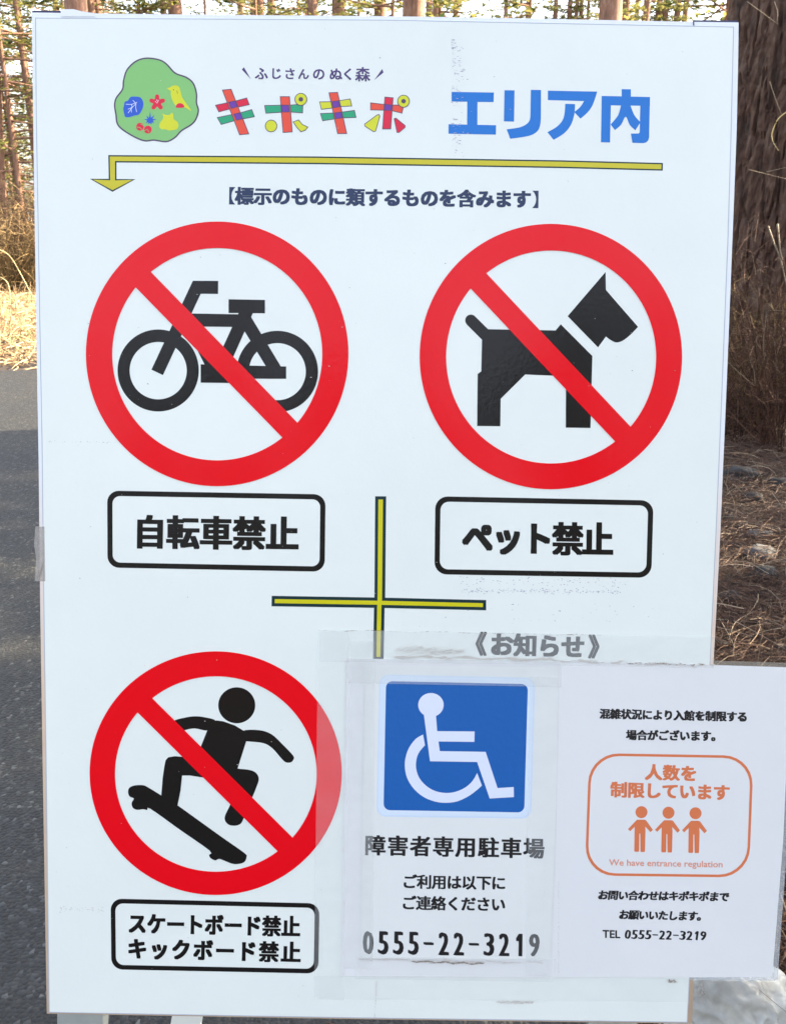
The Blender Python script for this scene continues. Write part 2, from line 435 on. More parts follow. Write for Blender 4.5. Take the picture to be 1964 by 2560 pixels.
rock(1797, 1612, 36, M_rock, 'little dark pebble just above the corner of the laminated sheet', 7, .6)
rock(1952, 1632, 54, M_rock, 'black stone at the right border above the laminated sheet', 8, .6)
rock(1950, 2300, 60, M_rockg, 'bluish stone at the right border beside the laminated sheet', 9, .5)
rock(1880, 1250, 52, M_rock, 'black lump between the long low stone and the flat pale stone', 11, .6)
rock(1945, 1215, 66, M_rock, 'dark stone at the right border level with the long low stone', 12, .5)
rock(1828, 1500, 56, M_rock, 'dark stone by the sign edge in front of the clinker stone', 13, .55)
rock(1905, 1560, 44, M_rock, 'dark stone under the arched straw above the laminated sheet', 14, .6)
rock(1955, 1070, 46, M_rock, 'dark stone at the right border beside the farthest broad stone', 15, .6)
rock(1925, 1118, 30, M_rockg, 'small pale pebble right of the long low black stone', 10, .5)

# ================================================================== BIG PINE AT THE RIGHT
M_bark = bpy.data.materials.new('pine_bark'); M_bark.use_nodes = True
def _bark(M, base=(.050, .038, .030), hi=(.155, .115, .090), red=(.13, .055, .035)):
    n = M.node_tree.nodes; L = M.node_tree.links; b = n['Principled BSDF']; tc = n.new('ShaderNodeTexCoord')
    mp = n.new('ShaderNodeMapping'); mp.inputs['Scale'].default_value = (1, 1, .35); L.new(tc.outputs['Object'], mp.inputs[0])
    ns = n.new('ShaderNodeTexNoise'); ns.inputs['Scale'].default_value = 14; ns.inputs['Detail'].default_value = 10; ns.inputs['Roughness'].default_value = .7; L.new(mp.outputs[0], ns.inputs['Vector'])
    r = n.new('ShaderNodeValToRGB'); e = r.color_ramp.elements; e[0].position = .33; e[0].color = (*base, 1); e[1].position = .72; e[1].color = (*hi, 1)
    q = e.new(.52); q.color = (*red, 1); L.new(ns.outputs['Fac'], r.inputs[0]); L.new(r.outputs[0], b.inputs['Base Color'])
    b.inputs['Roughness'].default_value = .9; b.inputs['Specular IOR Level'].default_value = .2
    n2 = n.new('ShaderNodeTexNoise'); n2.inputs['Scale'].default_value = 70; n2.inputs['Detail'].default_value = 6; L.new(mp.outputs[0], n2.inputs['Vector'])
    bp = n.new('ShaderNodeBump'); bp.inputs['Strength'].default_value = 1; bp.inputs['Distance'].default_value = .01; L.new(n2.outputs['Fac'], bp.inputs['Height']); L.new(bp.outputs[0], b.inputs['Normal'])
_bark(M_bark, (.040, .030, .024), (.155, .112, .086), (.095, .052, .036))
big = empty('pine_tree', (2.29, 5.5, 0), 'big dark pine trunk with cracked bark filling the upper right corner', 'tree')
vs = []; fs = []; K = 330
zs = [-.1 + i * .0125 for i in range(225)] + [2.72 + .3 * i for i in range(1, 30)]
for z in zs:
    Rr = .44 * (1 - .03 * z) + .10 * math.exp(-max(z, 0) * 3.2)
    for j in range(K):
        a = 2 * math.pi * j / K
        u = a * .36 * 9; wob = noise.noise((math.cos(a) * 2, math.sin(a) * 2, z * 1.1)) * .9
        p = Vector((math.cos(a) * 6.4 + wob * .35, math.sin(a) * 6.4 + wob * .2, z * 2.6 + .5 * noise.noise((math.cos(a) * 7, math.sin(a) * 7, z * 3))))
        dd = noise.voronoi(p)[0]
        crack = max(0, 1 - (dd[1] - dd[0]) / .20)
        fine = noise.noise((math.cos(a) * 11, math.sin(a) * 9, z * 5))
        fl = noise.noise((math.cos(a) * 26, math.sin(a) * 26, z * 22))
        r = Rr - .030 * crack ** 1.1 + .014 * fine + .013 * fl + .02 * wob
        vs.append((2.29 - .005 * z + r * math.cos(a), 5.5 + r * math.sin(a), z))
for i in range(len(zs) - 1):
    for j in range(K): fs.append((i * K + j, i * K + (j + 1) % K, (i + 1) * K + (j + 1) % K, (i + 1) * K + j))
mesh('trunk', vs, fs, M_bark, big, smooth=False)

# ================================================================== FOREST TREES
M_bark2 = bpy.data.materials.new('red_pine_bark'); M_bark2.use_nodes = True
_bark(M_bark2, (.13, .080, .058), (.38, .26, .19), (.26, .14, .095))
M_need = rand_mat('pine_needles', (.022, .045, .015), (.34, .31, .09), .6, .45)
M_need2 = rand_mat('fir_needles', (.020, .042, .022), (.11, .15, .045), .6, .3)

def crown_mesh(name, h0, h1, r0, nb, seed, flat_=.25, per=46, card=.13, taper=1.0):
    rnd = random.Random(seed); vs = []; fs = []; mi = []
    mbr = MB()
    for i in range(nb):
        t = (i + rnd.random()) / nb; z = h0 + (h1 - h0) * t
        L_ = r0 * (1 - t * taper) ** .6 * rnd.uniform(.6, 1.15) + .25; a = rnd.uniform(0, 2 * math.pi)
        dr = rnd.uniform(-.25, .10); pts = []
        for k in range(4):
            q = k / 3; pts.append(Vector((math.cos(a) * L_ * q, math.sin(a) * L_ * q, z + L_ * dr * q + .10 * L_ * q * q)))
        mbr.tube(pts, [.022, .016, .010, .004], 4, False)
        for k in range(per):
            q = rnd.uniform(.22, 1.05); sgn = rnd.choice((-1, 1)); side = sgn * rnd.random() * .34 * L_ * (1.15 - q) + rnd.gauss(0, .05)
            c = Vector((math.cos(a) * L_ * q - math.sin(a) * side, math.sin(a) * L_ * q + math.cos(a) * side, z + L_ * dr * q + .10 * L_ * q * q + rnd.gauss(0, .05) - abs(side) * .12))
            ang = a + sgn * rnd.uniform(.2, 1.0); l = card * rnd.uniform(.6, 1.5); w = card * rnd.uniform(.12, .30)
            d = Vector((math.cos(ang), math.sin(ang), rnd.uniform(-.35, .45))).normalized() * l
            s = d.cross(Vector((rnd.gauss(0, .4), rnd.gauss(0, .4), 1))).normalized() * w
            b = len(vs); vs += [c - d * .5 - s * .4, c + s, c + d * .5, c - s]; fs.append((b, b + 1, b + 2, b + 3)); mi.append(0)
    b = len(vs); vs += mbr.v; fs += [tuple(i + b for i in f) for f in mbr.f]; mi += [1] * len(mbr.f)
    me = bpy.data.meshes.new(name); me.from_pydata([tuple(v) for v in vs], [], fs)
    me.materials.append(M_need); me.materials.append(M_bark2); me.polygons.foreach_set('material_index', mi); me.update()
    return me
CROWNS = [crown_mesh('crown', a, b, r, n, s, per=p, card=c) for a, b, r, n, s, p, c in
          ((3.0, 12.5, 2.1, 52, 21, 60, .17), (3.6, 13.5, 1.9, 50, 22, 62, .17), (2.3, 11.5, 2.2, 58, 23, 60, .16), (4.8, 14, 1.8, 44, 24, 64, .18))]
def trunk_mesh(seed):
    rnd = random.Random(seed); vs = []; fs = []; K = 14; zs = [i * .35 for i in range(41)]
    for z in zs:
        r = .5 * (1 - z / 17) * (1 + .35 * math.exp(-z * 2.5))
        for j in range(K):
            a = 2 * math.pi * j / K
            k = 1 + .10 * noise.noise((math.cos(a) * 2 + seed * 5, math.sin(a) * 2, z * 1.2))
            vs.append((r * k * math.cos(a), r * k * math.sin(a), z))
    for i in range(len(zs) - 1):
        for j in range(K): fs.append((i * K + j, i * K + (j + 1) % K, (i + 1) * K + (j + 1) % K, (i + 1) * K + j))
    me = bpy.data.meshes.new('trunk'); me.from_pydata(vs, [], fs); me.materials.append(M_bark2); me.update()
    me.polygons.foreach_set('use_smooth', [True] * len(me.polygons)); return me
TRUNKS = [trunk_mesh(i) for i in range(3)]
tcount = 0
def tree(x, y, dia, label, lean=(0, 0), crown=None, scale=1.0, group='pine trees standing beyond the road', name='pine_tree', ztop=None):
    global tcount
    z = ter(x, y); e = empty(name, (x, y, z), label, 'tree', group)
    e.rotation_euler = (-lean[1], lean[0], 0)
    t = bpy.data.objects.new('trunk', TRUNKS[tcount % 3]); COL.objects.link(t); t.parent = e; t.scale = (dia, dia, scale); t.rotation_euler.z = tcount * 1.3
    c = bpy.data.objects.new('crown', CROWNS[crown if crown is not None else tcount % 4]); COL.objects.link(c); c.parent = e
    c.scale = (scale, scale, scale); c.rotation_euler.z = tcount * 2.1
    tcount += 1; return e
# (photo x at the top edge of the picture, width there in photo px, what sets it apart)
TOP = [(45, 10, 'slim dark'), (149, 9, 'thin dark'), (186, 48, 'stout brown'), (229, 19, 'reddish'), (249, 18, 'reddish'), (410, 12, 'slim'), (437, 31, 'dark brown'),
       (515, 6, 'very thin'), (595, 12, 'slim'), (632, 11, 'thin greyish'), (651, 18, 'ochre'), (671, 18, 'ochre'), (749, 7, 'thin'), (789, 24, 'ochre'), (845, 30, 'orange brown'),
       (896, 6, 'very thin'), (951, 27, 'tan'), (1031, 50, 'stout dark grey'), (1072, 13, 'slim'), (1091, 15, 'tan'), (1134, 11, 'slim'), (1263, 8, 'thin dark'),
       (1315, 8, 'thin'), (1381, 9, 'thin dark'), (1425, 10, 'slim'), (1438, 8, 'thin'), (1450, 8, 'thin'), (1475, 6, 'very thin'), (1531, 50, 'very stout brown'),
       (1568, 17, 'dark'), (1592, 9, 'thin'), (1613, 14, 'slim brown'), (1645, 12, 'slim'), (1659, 7, 'thin'), (1670, 8, 'thin'), (1696, 12, 'slim'), (1709, 11, 'slim'), (1831, 24, 'straight brown')]
rnd = random.Random(5); seen_labels = set()
_t = 'first second third fourth fifth sixth seventh eighth ninth tenth eleventh twelfth thirteenth fourteenth fifteenth sixteenth seventeenth eighteenth nineteenth twentieth'.split()
ORD = _t + ['twenty-' + x for x in _t[:9]] + ['thirtieth'] + ['thirty-' + x for x in _t[:9]]
for i, (px, w, word) in enumerate(TOP):
    dia = {True: rnd.uniform(.36, .42), False: rnd.uniform(.24, .32)}[w > 26]
    if w < 9: dia = .19
    d = min(48, max(13, F * dia / w)); dia = w * d / F
    p = at_depth(px, 28, d)
    g = ''
    if px < 400: where = 'above the left end of the sign, %s in from the corner' % ['first', 'second', 'third', 'fourth', 'fifth'][i]
    else:
        j = TOP[i - 1]; k = TOP[i + 1] if i + 1 < len(TOP) else None
        where = 'between the %s trunk and the %s one over the sign' % (j[2], k[2] if k else 'cracked')
    frac = round(px / 1964 * 100)
    lab = '%s pine trunk over the sign top, %d percent across the picture from the left' % (word, frac)
    lab = '%s pine trunk %s' % (word, where)
    if lab in seen_labels or len(lab.split()) > 16 or word.split()[0] in ('slim', 'thin'): lab = '%s pine trunk, %s from the left along the top edge of the sign' % (word, ORD[i])
    seen_labels.add(lab); sc = 1.0 if d < 30 else 1.1
    tree(p.x, d, dia / (1 - p.z / 17), lab, lean=(rnd.gauss(0, .006), 0), crown=(3 if d < 18 else [0, 1, 2][i % 3]), scale=sc)
# the trunks seen down the left strip, beside the sign
def tree2(p_hi, p_lo, w, d, label, crown):
    a = at_depth(*p_hi, d); b = at_depth(*p_lo, d); k = (a.x - b.x) / (a.z - b.z); x0 = b.x - b.z * k
    tree(x0, d, w * d / F, label, lean=(math.atan(k), 0), crown=crown, scale=1.05)
tree2((38, 0), (86, 365), 17, 27, 'leaning dark pine trunk running down close beside the upper left edge of the sign', 1)
tree2((3, 110), (56, 493), 11, 33, 'slim pale trunk leaning at far left, in the middle of the gap beside the sign', 2)
tree2((4, 330), (29, 480), 9, 36, 'thinnest leaning trunk at the far left border, low in the picture', 1)
tree2((-4, 300), (6, 540), 26, 24, 'reddish stout trunk cut by the left border of the picture', 0)
for i, (x, y) in enumerate(((-13, 24), (-16, 32), (-18, 26), (-11.5, 38), (-20, 40), (-15.5, 46))):
    tree(x, y, .3, 'pine tree just outside the left border beyond the road', crown=i % 4, scale=1.1, group='pine trees outside the left border')

# young firs with boughs down to the ground
FIRS = [crown_mesh('crown', .8, h, r, n, s, per=44, card=.15, taper=1.0) for h, r, n, s in ((8, 1.9, 62, 31), (6.6, 1.6, 56, 32))]
firpos = [(-13.2, 33, 0), (-11.3, 37, 1), (-16.6, 41, 0), (-19.5, 45, 1), (-14.6, 48, 0), (-8.6, 40, 0), (-5, 44, 1), (-1, 38, 0), (3.2, 42, 1), (7.5, 37, 0), (11.8, 41, 1), (15.5, 36, 0), (18, 44, 1), (-22, 37, 1), (21, 40, 0), (-18, 56, 0), (-23, 58, 1), (-12, 58, 1), (-20.5, 50, 0)]
firpos += [(-9.5 + 2.15 * i + (i * 7 % 5) * .3, 24 + (i * 5 % 4) * 2.6, i % 2) for i in range(13)] + [(-12.2, 27, 0), (-10.2, 31, 1), (-14.8, 36, 0)]
for i, (x, y, k) in enumerate(firpos):
    e = empty('fir_tree', (x, y, ter(x, y)), 'young dark fir with layered boughs deep in the forest behind the trunks', 'tree', 'young firs deep in the forest')
    s = (.9 if i < 19 else 1.3) + .25 * ((i * 37) % 10) / 10
    c = bpy.data.objects.new('crown', FIRS[k]); COL.objects.link(c); c.parent = e; c.rotation_euler.z = i * 1.7; c.scale = (s, s, s)
    t = bpy.data.objects.new('trunk', TRUNKS[i % 3]); COL.objects.link(t); t.parent = e; t.scale = (.16, .16, .52 * s)

# trees that stand right of the picture and shade the sign, and the wood behind the photographer
def grove(name, spots, kinds):
    vs = []; fs = []; mi = []
    for i, (x, y, s) in enumerate(spots):
        me = (CROWNS + FIRS)[kinds[i % len(kinds)]]; a = i * 1.9; ca, sa = math.cos(a) * s, math.sin(a) * s; b = len(vs)
        vs += [(x + v.co.x * ca - v.co.y * sa, y + v.co.x * sa + v.co.y * ca, v.co.z * s + ter(x, y)) for v in me.vertices]
        fs += [tuple(q + b for q in p.vertices) for p in me.polygons]; mi += [p.material_index for p in me.polygons]
        b = len(vs); tm = TRUNKS[i % 3]
        vs += [(x + v.co.x * .32, y + v.co.y * .32, v.co.z * s * .9) for v in tm.vertices]; fs += [tuple(q + b for q in p.vertices) for p in tm.polygons]; mi += [1] * len(tm.polygons)
    o = mesh(name, vs, fs, [M_need2, M_bark], mi=mi); return tag(o, kind='stuff')
rnd = random.Random(9)
grove('forest_behind_camera', [(-24 + (i % 24) * 2.0 + rnd.uniform(-.7, .7), -13.5 - 2.6 * (i // 24) + rnd.uniform(-.8, .8), rnd.uniform(.75, .95) + .06 * (i // 24)) for i in range(96)], (4, 5, 4, 5, 4))
grove('forest_and_shade_firs', [(6.5 + rnd.uniform(-.8, .8) + (i % 3) * 2.2, -2.5 + i * .85, rnd.uniform(.8, 1.1)) for i in range(11)] + [(4.6 + .5 * (i % 2), -3 + i * .95, rnd.uniform(.55, .7)) for i in range(8)], (4, 0, 5, 2, 4, 4, 1, 5, 0, 4, 5, 4, 5, 4, 5, 4, 5, 4, 5))  # second list: unseen low firs added to keep sun off litter and bag

# brushwood behind the verge
M_twig = rand_mat('brown_brush', (.025, .012, .009), (.13, .065, .042), .8)
def bush(x, y, w, h, n, label, seed, leafy=True, m=M_twig, cat='bush', group='dry brown bushes behind the verge', th=.006, name='dry_bush'):
    rnd = random.Random(seed); mb = MB()
    for i in range(n):
        a = rnd.uniform(0, 2 * math.pi); r = rnd.random() ** .6 * w; l = h * rnd.uniform(.45, 1.1)
        p = Vector((math.cos(a) * r * .6, math.sin(a) * r * .6, 0)); d = Vector((math.cos(a) * .35 + rnd.gauss(0, .2), math.sin(a) * .35 + rnd.gauss(0, .2), 1)).normalized()
        pts = [p]
        for k in range(4):
            d = (d + Vector((rnd.gauss(0, .13), rnd.gauss(0, .13), -.05))).normalized(); pts.append(pts[-1] + d * l / 4)
        mb.tube(pts, [th, th * .8, th * .6, th * .4, th * .2], 3, False)
        for k in range(7 if leafy else 2):
            q = rnd.choice(pts[1:]); e = Vector((rnd.gauss(0, 1), rnd.gauss(0, 1), rnd.gauss(.3, .6))).normalized() * rnd.uniform(.08, .3) * h / 1.2
            mb.tube([q, q + e * .5 + Vector((0, 0, .015)), q + e], [th * .45, th * .35, th * .15], 3, False)
    o = mesh(name, mb.v, mb.f, m); o.location = (x, y, ter(x, y)); return tag(o, label, cat, group)
M_twig2 = rand_mat('tan_brush', (.07, .040, .020), (.38, .23, .10), .8)
M_twig3 = rand_mat('olive_brush', (.05, .035, .018), (.24, .16, .07), .8)
bl = [(-6.9, 12.6, M_twig2, 'tan bushy tangle'), (-5.9, 13.4, M_twig, 'dark brown tangle'), (-5.2, 12.2, M_twig3, 'olive brown tangle'), (-4.5, 13.0, M_twig2, 'tan feathery tangle'), (-5.6, 14.4, M_twig3, 'olive taller tangle'), (-6.6, 14.8, M_twig, 'dark taller tangle'), (-4.9, 15.4, M_twig, 'brown rear tangle'),
      (-3.6, 12.6, M_twig, 'brown'), (-2.4, 13.2, M_twig2, 'tan'), (-1.1, 12.7, M_twig, 'brown'), (.4, 13.1, M_twig3, 'olive'), (1.8, 12.6, M_twig, 'brown'), (3.3, 13.0, M_twig2, 'tan'), (4.8, 12.4, M_twig, 'brown')]
for i, (x, y, m, wd) in enumerate(bl):
    near = x < -4
    bush(x, y, .62, 1.22 if y < 14 else 1.4, 260 if near else 130, (wd + ' of dry brush beyond the golden verge at the left border') if near else 'dry brown bush beyond the grassy verge, straight behind the sign', 40 + i, m=m, th=.008)
# a few pale stalks arching in front of the brush
M_stalk = mat('pale_stalk', (.40, .33, .17), rough=.6)
def stalk(pts, r, label, name='dry_stalk', m=None, cat='grass stalk', group=None):
    mb = MB(); P = []
    pp = [Vector(p) for p in pts]
    for i in range(len(pp) - 1):
        p0, p1, p2, p3 = [pp[max(0, min(len(pp) - 1, i + d))] for d in (-1, 0, 1, 2)]
        for j in range(5):
            t = j / 5; P.append(.5 * ((2 * p1) + (p2 - p0) * t + (2 * p0 - 5 * p1 + 4 * p2 - p3) * t * t + (3 * p1 - p0 - 3 * p2 + p3) * t ** 3))
    P.append(pp[-1]); mb.tube(P, [r * (1 - .6 * i / len(P)) for i in range(len(P))], 5)
    return tag(mb.build(name, m or M_stalk, None, True), label, cat, group)
stalk([(at_depth(82, 742, 11)), at_depth(55, 690, 11.1), at_depth(25, 640, 11.0), at_depth(-6, 622, 10.9)], .007, 'pale grass stalk arching across the brown brush towards the left border')
stalk([(at_depth(22, 790, 10.6)), at_depth(26, 740, 10.6), at_depth(18, 705, 10.6), at_depth(-4, 690, 10.6)], .008, 'short whitish stalk bending left above the golden verge')

# brush, stalks and straw at the foot of the big pine
for i, (px, d, h, n, m, lab) in enumerate(((1850, 4.6, .80, 110, M_twig, 'low brown brush against the sign edge at the foot of the big pine'),
        (1925, 4.9, 1.05, 150, M_twig, 'taller reddish brown brush at the right border before the big pine'),
        (1888, 4.75, .92, 120, M_twig3, 'olive brown brush in the middle of the big pine foot'),
        (1985, 4.3, 1.1, 90, M_twig, 'brown brush mostly cut off by the right border'))):
    p = at_depth(px, 1000, d); bush(p.x, d, .25, h, n, lab, 80 + i, m=m, th=.0028, group='brush at the foot of the big pine')
M_st2 = mat('straw_stalk', (.16, .12, .08), rough=.7, col2=(.30, .24, .16), vscale=30)
M_st3 = mat('yellow_straw', (.62, .46, .16), rough=.5)
stalk([at_depth(1972, 276, 3.6), at_depth(1945, 296, 3.6), at_depth(1929, 330, 3.6), at_depth(1930, 352, 3.6), at_depth(1944, 376, 3.62)], .0022, 'yellow straw bent into a hook in front of the big pine bark', m=M_st3)
sk_ = [([(1866, 4), (1910, 36), (1942, 60)], 'thin pale twig slanting down the bark in the top right corner'),
       ([(1934, 4), (1942, 30), (1940, 60)], 'short thin upright twig on the bark beside the top right corner'),
       ([(1922, 204), (1938, 250), (1954, 290)], 'thin twig sloping down the bark above the yellow straw hook'),
       ([(1870, 424), (1910, 434), (1966, 448)], 'long thin twig lying across the bark below the yellow hook'),
       ([(1914, 430), (1940, 424), (1966, 418)], 'thin twig crossing the long one below the yellow hook'),
       ([(1918, 566), (1934, 610), (1950, 650), (1966, 720)], 'thick pale stalk slanting to the right border'),
       ([(1942, 560), (1948, 620), (1954, 650)], 'upright grey stalk beside the thick pale stalk'),
       ([(1910, 900), (1907, 850), (1915, 790), (1922, 776), (1964, 778)], 'tall straw with its top folded over to the right'),
       ([(1898, 870), (1890, 855), (1893, 838), (1903, 842)], 'short pale straw curl left of the folded straw'),
       ([(1818, 905), (1850, 935), (1885, 965)], 'straight straw slanting down from the sign edge'),
       ([(1886, 960), (1884, 930), (1874, 902), (1880, 898)], 'short upright straw with bent tip above the black stones'),
       ([(1812, 1090), (1850, 1075), (1900, 1050), (1966, 1040)], 'long straw lying over the farthest black stone'),
       ([(1812, 1240), (1835, 1222), (1875, 1216)], 'pale straw curving over the long low stone'),
       ([(1802, 1404), (1850, 1404), (1880, 1408), (1912, 1414)], 'whitish straight straw lying on the grey stones'),
       ([(1820, 1600), (1834, 1560), (1860, 1540), (1900, 1522)], 'pale arched straw above the laminated sheet corner'),
       ([(1796, 1545), (1822, 1590), (1836, 1620)], 'short straw leaning against the sign edge above the laminated sheet')]
for k, (pp, lab) in enumerate(sk_):
    top = pp[0][1] < 800
    if top: pts = [at_depth(x, y, 4.4) for x, y in pp]
    elif pp[0][1] < 980: pts = [at_depth(x, y, 4.2) for x, y in pp]
    else: pts = [on_ground(x, y, .03 + .012 * math.sin(i)) for i, (x, y) in enumerate(pp)]
    stalk(pts, (.0016 if k not in (5, 6) else .005) if top or pp[0][1] < 980 else .0013, lab, m=M_st2)

# ================================================================== THE NOTICE BOARD
base = B(900, 2550); 
board = empty('notice_board', (base.x, base.y + .05, 0), 'big white rule board with three red prohibition signs and Japanese lettering', 'sign board')
top_o = [(80, 31), (300, 34.5), (600, 37.5), (982, 40.5), (1321, 46), (1600, 52), (1732, 54.5), (1845, 56)]
right_o = [(1843.5, 164), (1840, 329), (1833.4, 500), (1822.5, 774), (1813.5, 1000), (1806.5, 1160), (1799.8, 1320), (1791.8, 1480), (1782, 1660), (1767, 1900), (1750, 2170), (1733, 2441), (1728.5, 2559)]
bot_o = [(1500, 2556), (900, 2548), (500, 2541), (117.6, 2534)]
left_o = [(107.6, 1930), (101, 1500), (97, 1138), (91, 800), (85, 400)]
OUT = top_o + right_o + bot_o + left_o
top_i = [(88.8, 44.6), (300, 46), (600, 47.5), (982, 50), (1321, 57), (1733, 65), (1833, 67)]
right_i = [(1826, 356), (1818.8, 600), (1803, 1000), (1789.6, 1320), (1774, 1660), (1757, 1920), (1722.4, 2441), (1717, 2556)]
bot_i = [(1500, 2553), (900, 2545), (500, 2538), (123, 2531)]
left_i = [(115.5, 1930), (109.6, 1500), (105, 1100), (99.4, 800), (90.5, 274)]
INN = top_i + right_i + bot_i + left_i
def slab(name, outline, h0, h1, m, parent):
    n = len(outline); vs = [B(*p, h1) for p in outline] + [B(*p, h1) - NW * ((h1 - h0) * .001) for p in outline]
    q = vs[:n]; a = sum((q[j] - q[0]).cross(q[(j + 1) % n] - q[0]).dot(NW) for j in range(n)); idx = list(range(n))
    f = [tuple(idx if a > 0 else idx[::-1]), tuple((i + n for i in (idx[::-1] if a > 0 else idx)))]
    for i in range(n):
        j = (i + 1) % n; f.append((i, n + i, n + j, j) if a > 0 else (i, j, n + j, n + i))
    return mesh(name, vs, f, m, parent)
slab('board_panel', OUT, -9, 0, M_rim, board)
def shadowline(outline, w, m, h, parent, name): return band(name, outline, offs(outline, -w), m, h, parent)
poster = slab('poster', INN, .05, .30, M_poster, board)
H = .34
M_edge = mat('poster_edge_grey', (.42, .45, .52), rough=.8)
band('edge_line', INN, offs(INN, -2.0), M_edge, H, poster)  # thin grey line just inside the poster outline
# bent film at the top left corner and navy frame corners behind
cornerL = slab('frame_corner', [(80, 25), (155, 25.5), (155, 60), (80, 58)], -14, -1, M_navy, board)
slab('frame_corner', [(1735, 48.5), (1844, 50), (1844, 90), (1733, 90)], -14, -1, M_navy, board)
slab('tape_piece', [(153, 24), (185, 23.5), (205, 29), (240, 34), (240, 42), (153, 42)], .1, .5, M_rim, board)
slab('tape_piece', [(1731, 50), (1733.5, 50), (1733.5, 64), (1731, 64)], .1, .5, M_navy, board)
slab('tape_piece', [(90, 1316), (112, 1316), (114, 1453), (88, 1453), (92, 1400), (86, 1360)], .35, .45, tape_mat('old_tape', .35, (.5, .46, .42)), board)
slab('hair', [(108, 1408), (109.6, 1408), (103, 1432), (101, 1442), (99.5, 1442), (101, 1430)], .5, .7, M_dirt, board)
# legs
def leg(pa, pb, w, m, back=.03, nm='leg'):
    a, b = B(*pa) - NW * back, B(*pb) - NW * back; d = (b - a).normalized(); g = b + d * ((b.z - 0) / -d.z)
    mb = MB(); s = HW * w * .5; t = NW * .010
    P = [a - s, a + s, g + s, g - s]; P2 = [p - t * 2 for p in P]
    mb.add(P + P2, [(0, 3, 2, 1), (4, 5, 6, 7), (0, 4, 7, 3), (1, 2, 6, 5), (3, 7, 6, 2), (0, 1, 5, 4)])
    return mb.build(nm, m, board)
leg((176, 2300), (176, 2560), 117 / F * .82, M_postg)
leg((1560, 2300), (1560, 2560), 117 / F * .82, M_postg)
leg((520, 2200), (455, 2560), 78 / F * .84, M_postw, .05, 'brace')

# ---- emblem and logo
e0 = (200, 100, 3.2308)
EM = smooth([(560, 148), (650, 164), (705, 200), (770, 268), (860, 303), (915, 350), (942, 430), (943, 510), (958, 570), (938, 640), (900, 685), (820, 735), (770, 788), (700, 822), (600, 810), (530, 816), (460, 793), (360, 735), (305, 680), (292, 600), (282, 530), (295, 470), (345, 400), (354, 330), (378, 250), (430, 190), (490, 157)], 5)
EM = crop(EM, *e0)
emblem = flat('emblem', [offs(EM, -1)], M_green, H + .02, poster); emblem['label'] = 'green rounded tree emblem with leaf, flower, bird and berries'
band('emblem_outline', offs(EM, 1.7), offs(EM, -2.0), M_purl, H + .05, poster)
def bits(nm, lst, m, h): return flat(nm, lst, m, h, poster)
leafp = crop(smooth([(365, 500), (390, 490), (410, 462), (450, 458), (490, 466), (512, 500), (512, 540), (495, 580), (475, 605), (440, 612), (400, 625), (368, 622), (360, 600), (352, 560), (358, 530)], 4), *e0)
bits('leaf_print', [leafp], M_lblue, H + .06)
bits('leaf_veins', [q for s in ([(375, 520), (420, 522), (462, 505)], [(430, 490), (455, 515), (425, 545), (392, 590)], [(418, 520), (425, 545)], [(455, 515), (452, 545), (460, 582)], [(392, 560), (425, 545)], [(415, 555), (418, 585)]) for q in stroke(crop(s, *e0), 1.3)], M_iwhite, H + .08)
star = []
for i in range(5):
    a = -math.pi / 2 + i * 2 * math.pi / 5
    for da, rr in ((-.28, 58), (0, 66), (.28, 58), (.63, 33)): star.append((625 + rr * math.cos(a + da), 506 + rr * math.sin(a + da)))
bits('flower_print', [crop(smooth(star, 3), *e0)], M_mag, H + .06)
bits('flower_dots', [crop(ell(x, y, 4, 4, 8), *e0) for x, y in ((622, 487), (612, 500), (630, 500), (624, 508), (634, 490))], M_iwhite, H + .08)
bird = crop(smooth([(705, 390), (730, 384), (745, 372), (775, 368), (800, 380), (812, 410), (825, 460), (850, 500), (898, 568), (885, 566), (845, 545), (800, 545), (765, 520), (745, 480), (735, 440), (735, 412), (715, 402)], 4), *e0)
bits('bird_print', [bird], M_lyel, H + .06)
bits('bird_wing', [crop(smooth([(775, 545), (785, 520), (810, 511), (835, 522), (843, 543), (810, 550)], 4), *e0)], M_mag, H + .08)
bits('bird_marks', [crop(ell(757, 404, 4.5, 4.5, 8), *e0)] + stroke(crop([(784, 412), (790, 434)], *e0), 1), M_dgreen, H + .08)
spk = []
for i in range(9):
    a = -math.pi / 2 + i * 2 * math.pi / 9; l = (75, 58, 56, 40, 36, 34, 42, 52, 50)[i]
    spk += [(568 + l * math.cos(a), 650 + l * math.sin(a)), (568 + 22 * math.cos(a + .35), 650 + 22 * math.sin(a + .35))]
bits('spiky_leaf_print', [crop(spk, *e0)], M_lblue, H + .06)
bits('berries_print', [crop(ell(487, 702, 31, 32, 20), *e0), crop(ell(550, 725, 32, 32, 20), *e0)], M_mag, H + .06)
bits('berry_marks', [q for s in ([(465, 705), (485, 708), (500, 722)], [(492, 680), (512, 688), (520, 700)], [(520, 735), (545, 722), (560, 745)]) for q in stroke(crop(s, *e0), 1.4)], M_green, H + .11)
sq = crop(smooth([(668, 596), (690, 606), (725, 606), (746, 588), (756, 610), (758, 640), (785, 660), (797, 690), (785, 720), (755, 728), (720, 732), (690, 722), (660, 722), (642, 700), (650, 668), (668, 645), (676, 625)], 3), *e0)
bits('forest_animal_print', [sq], M_lyel, H + .06)

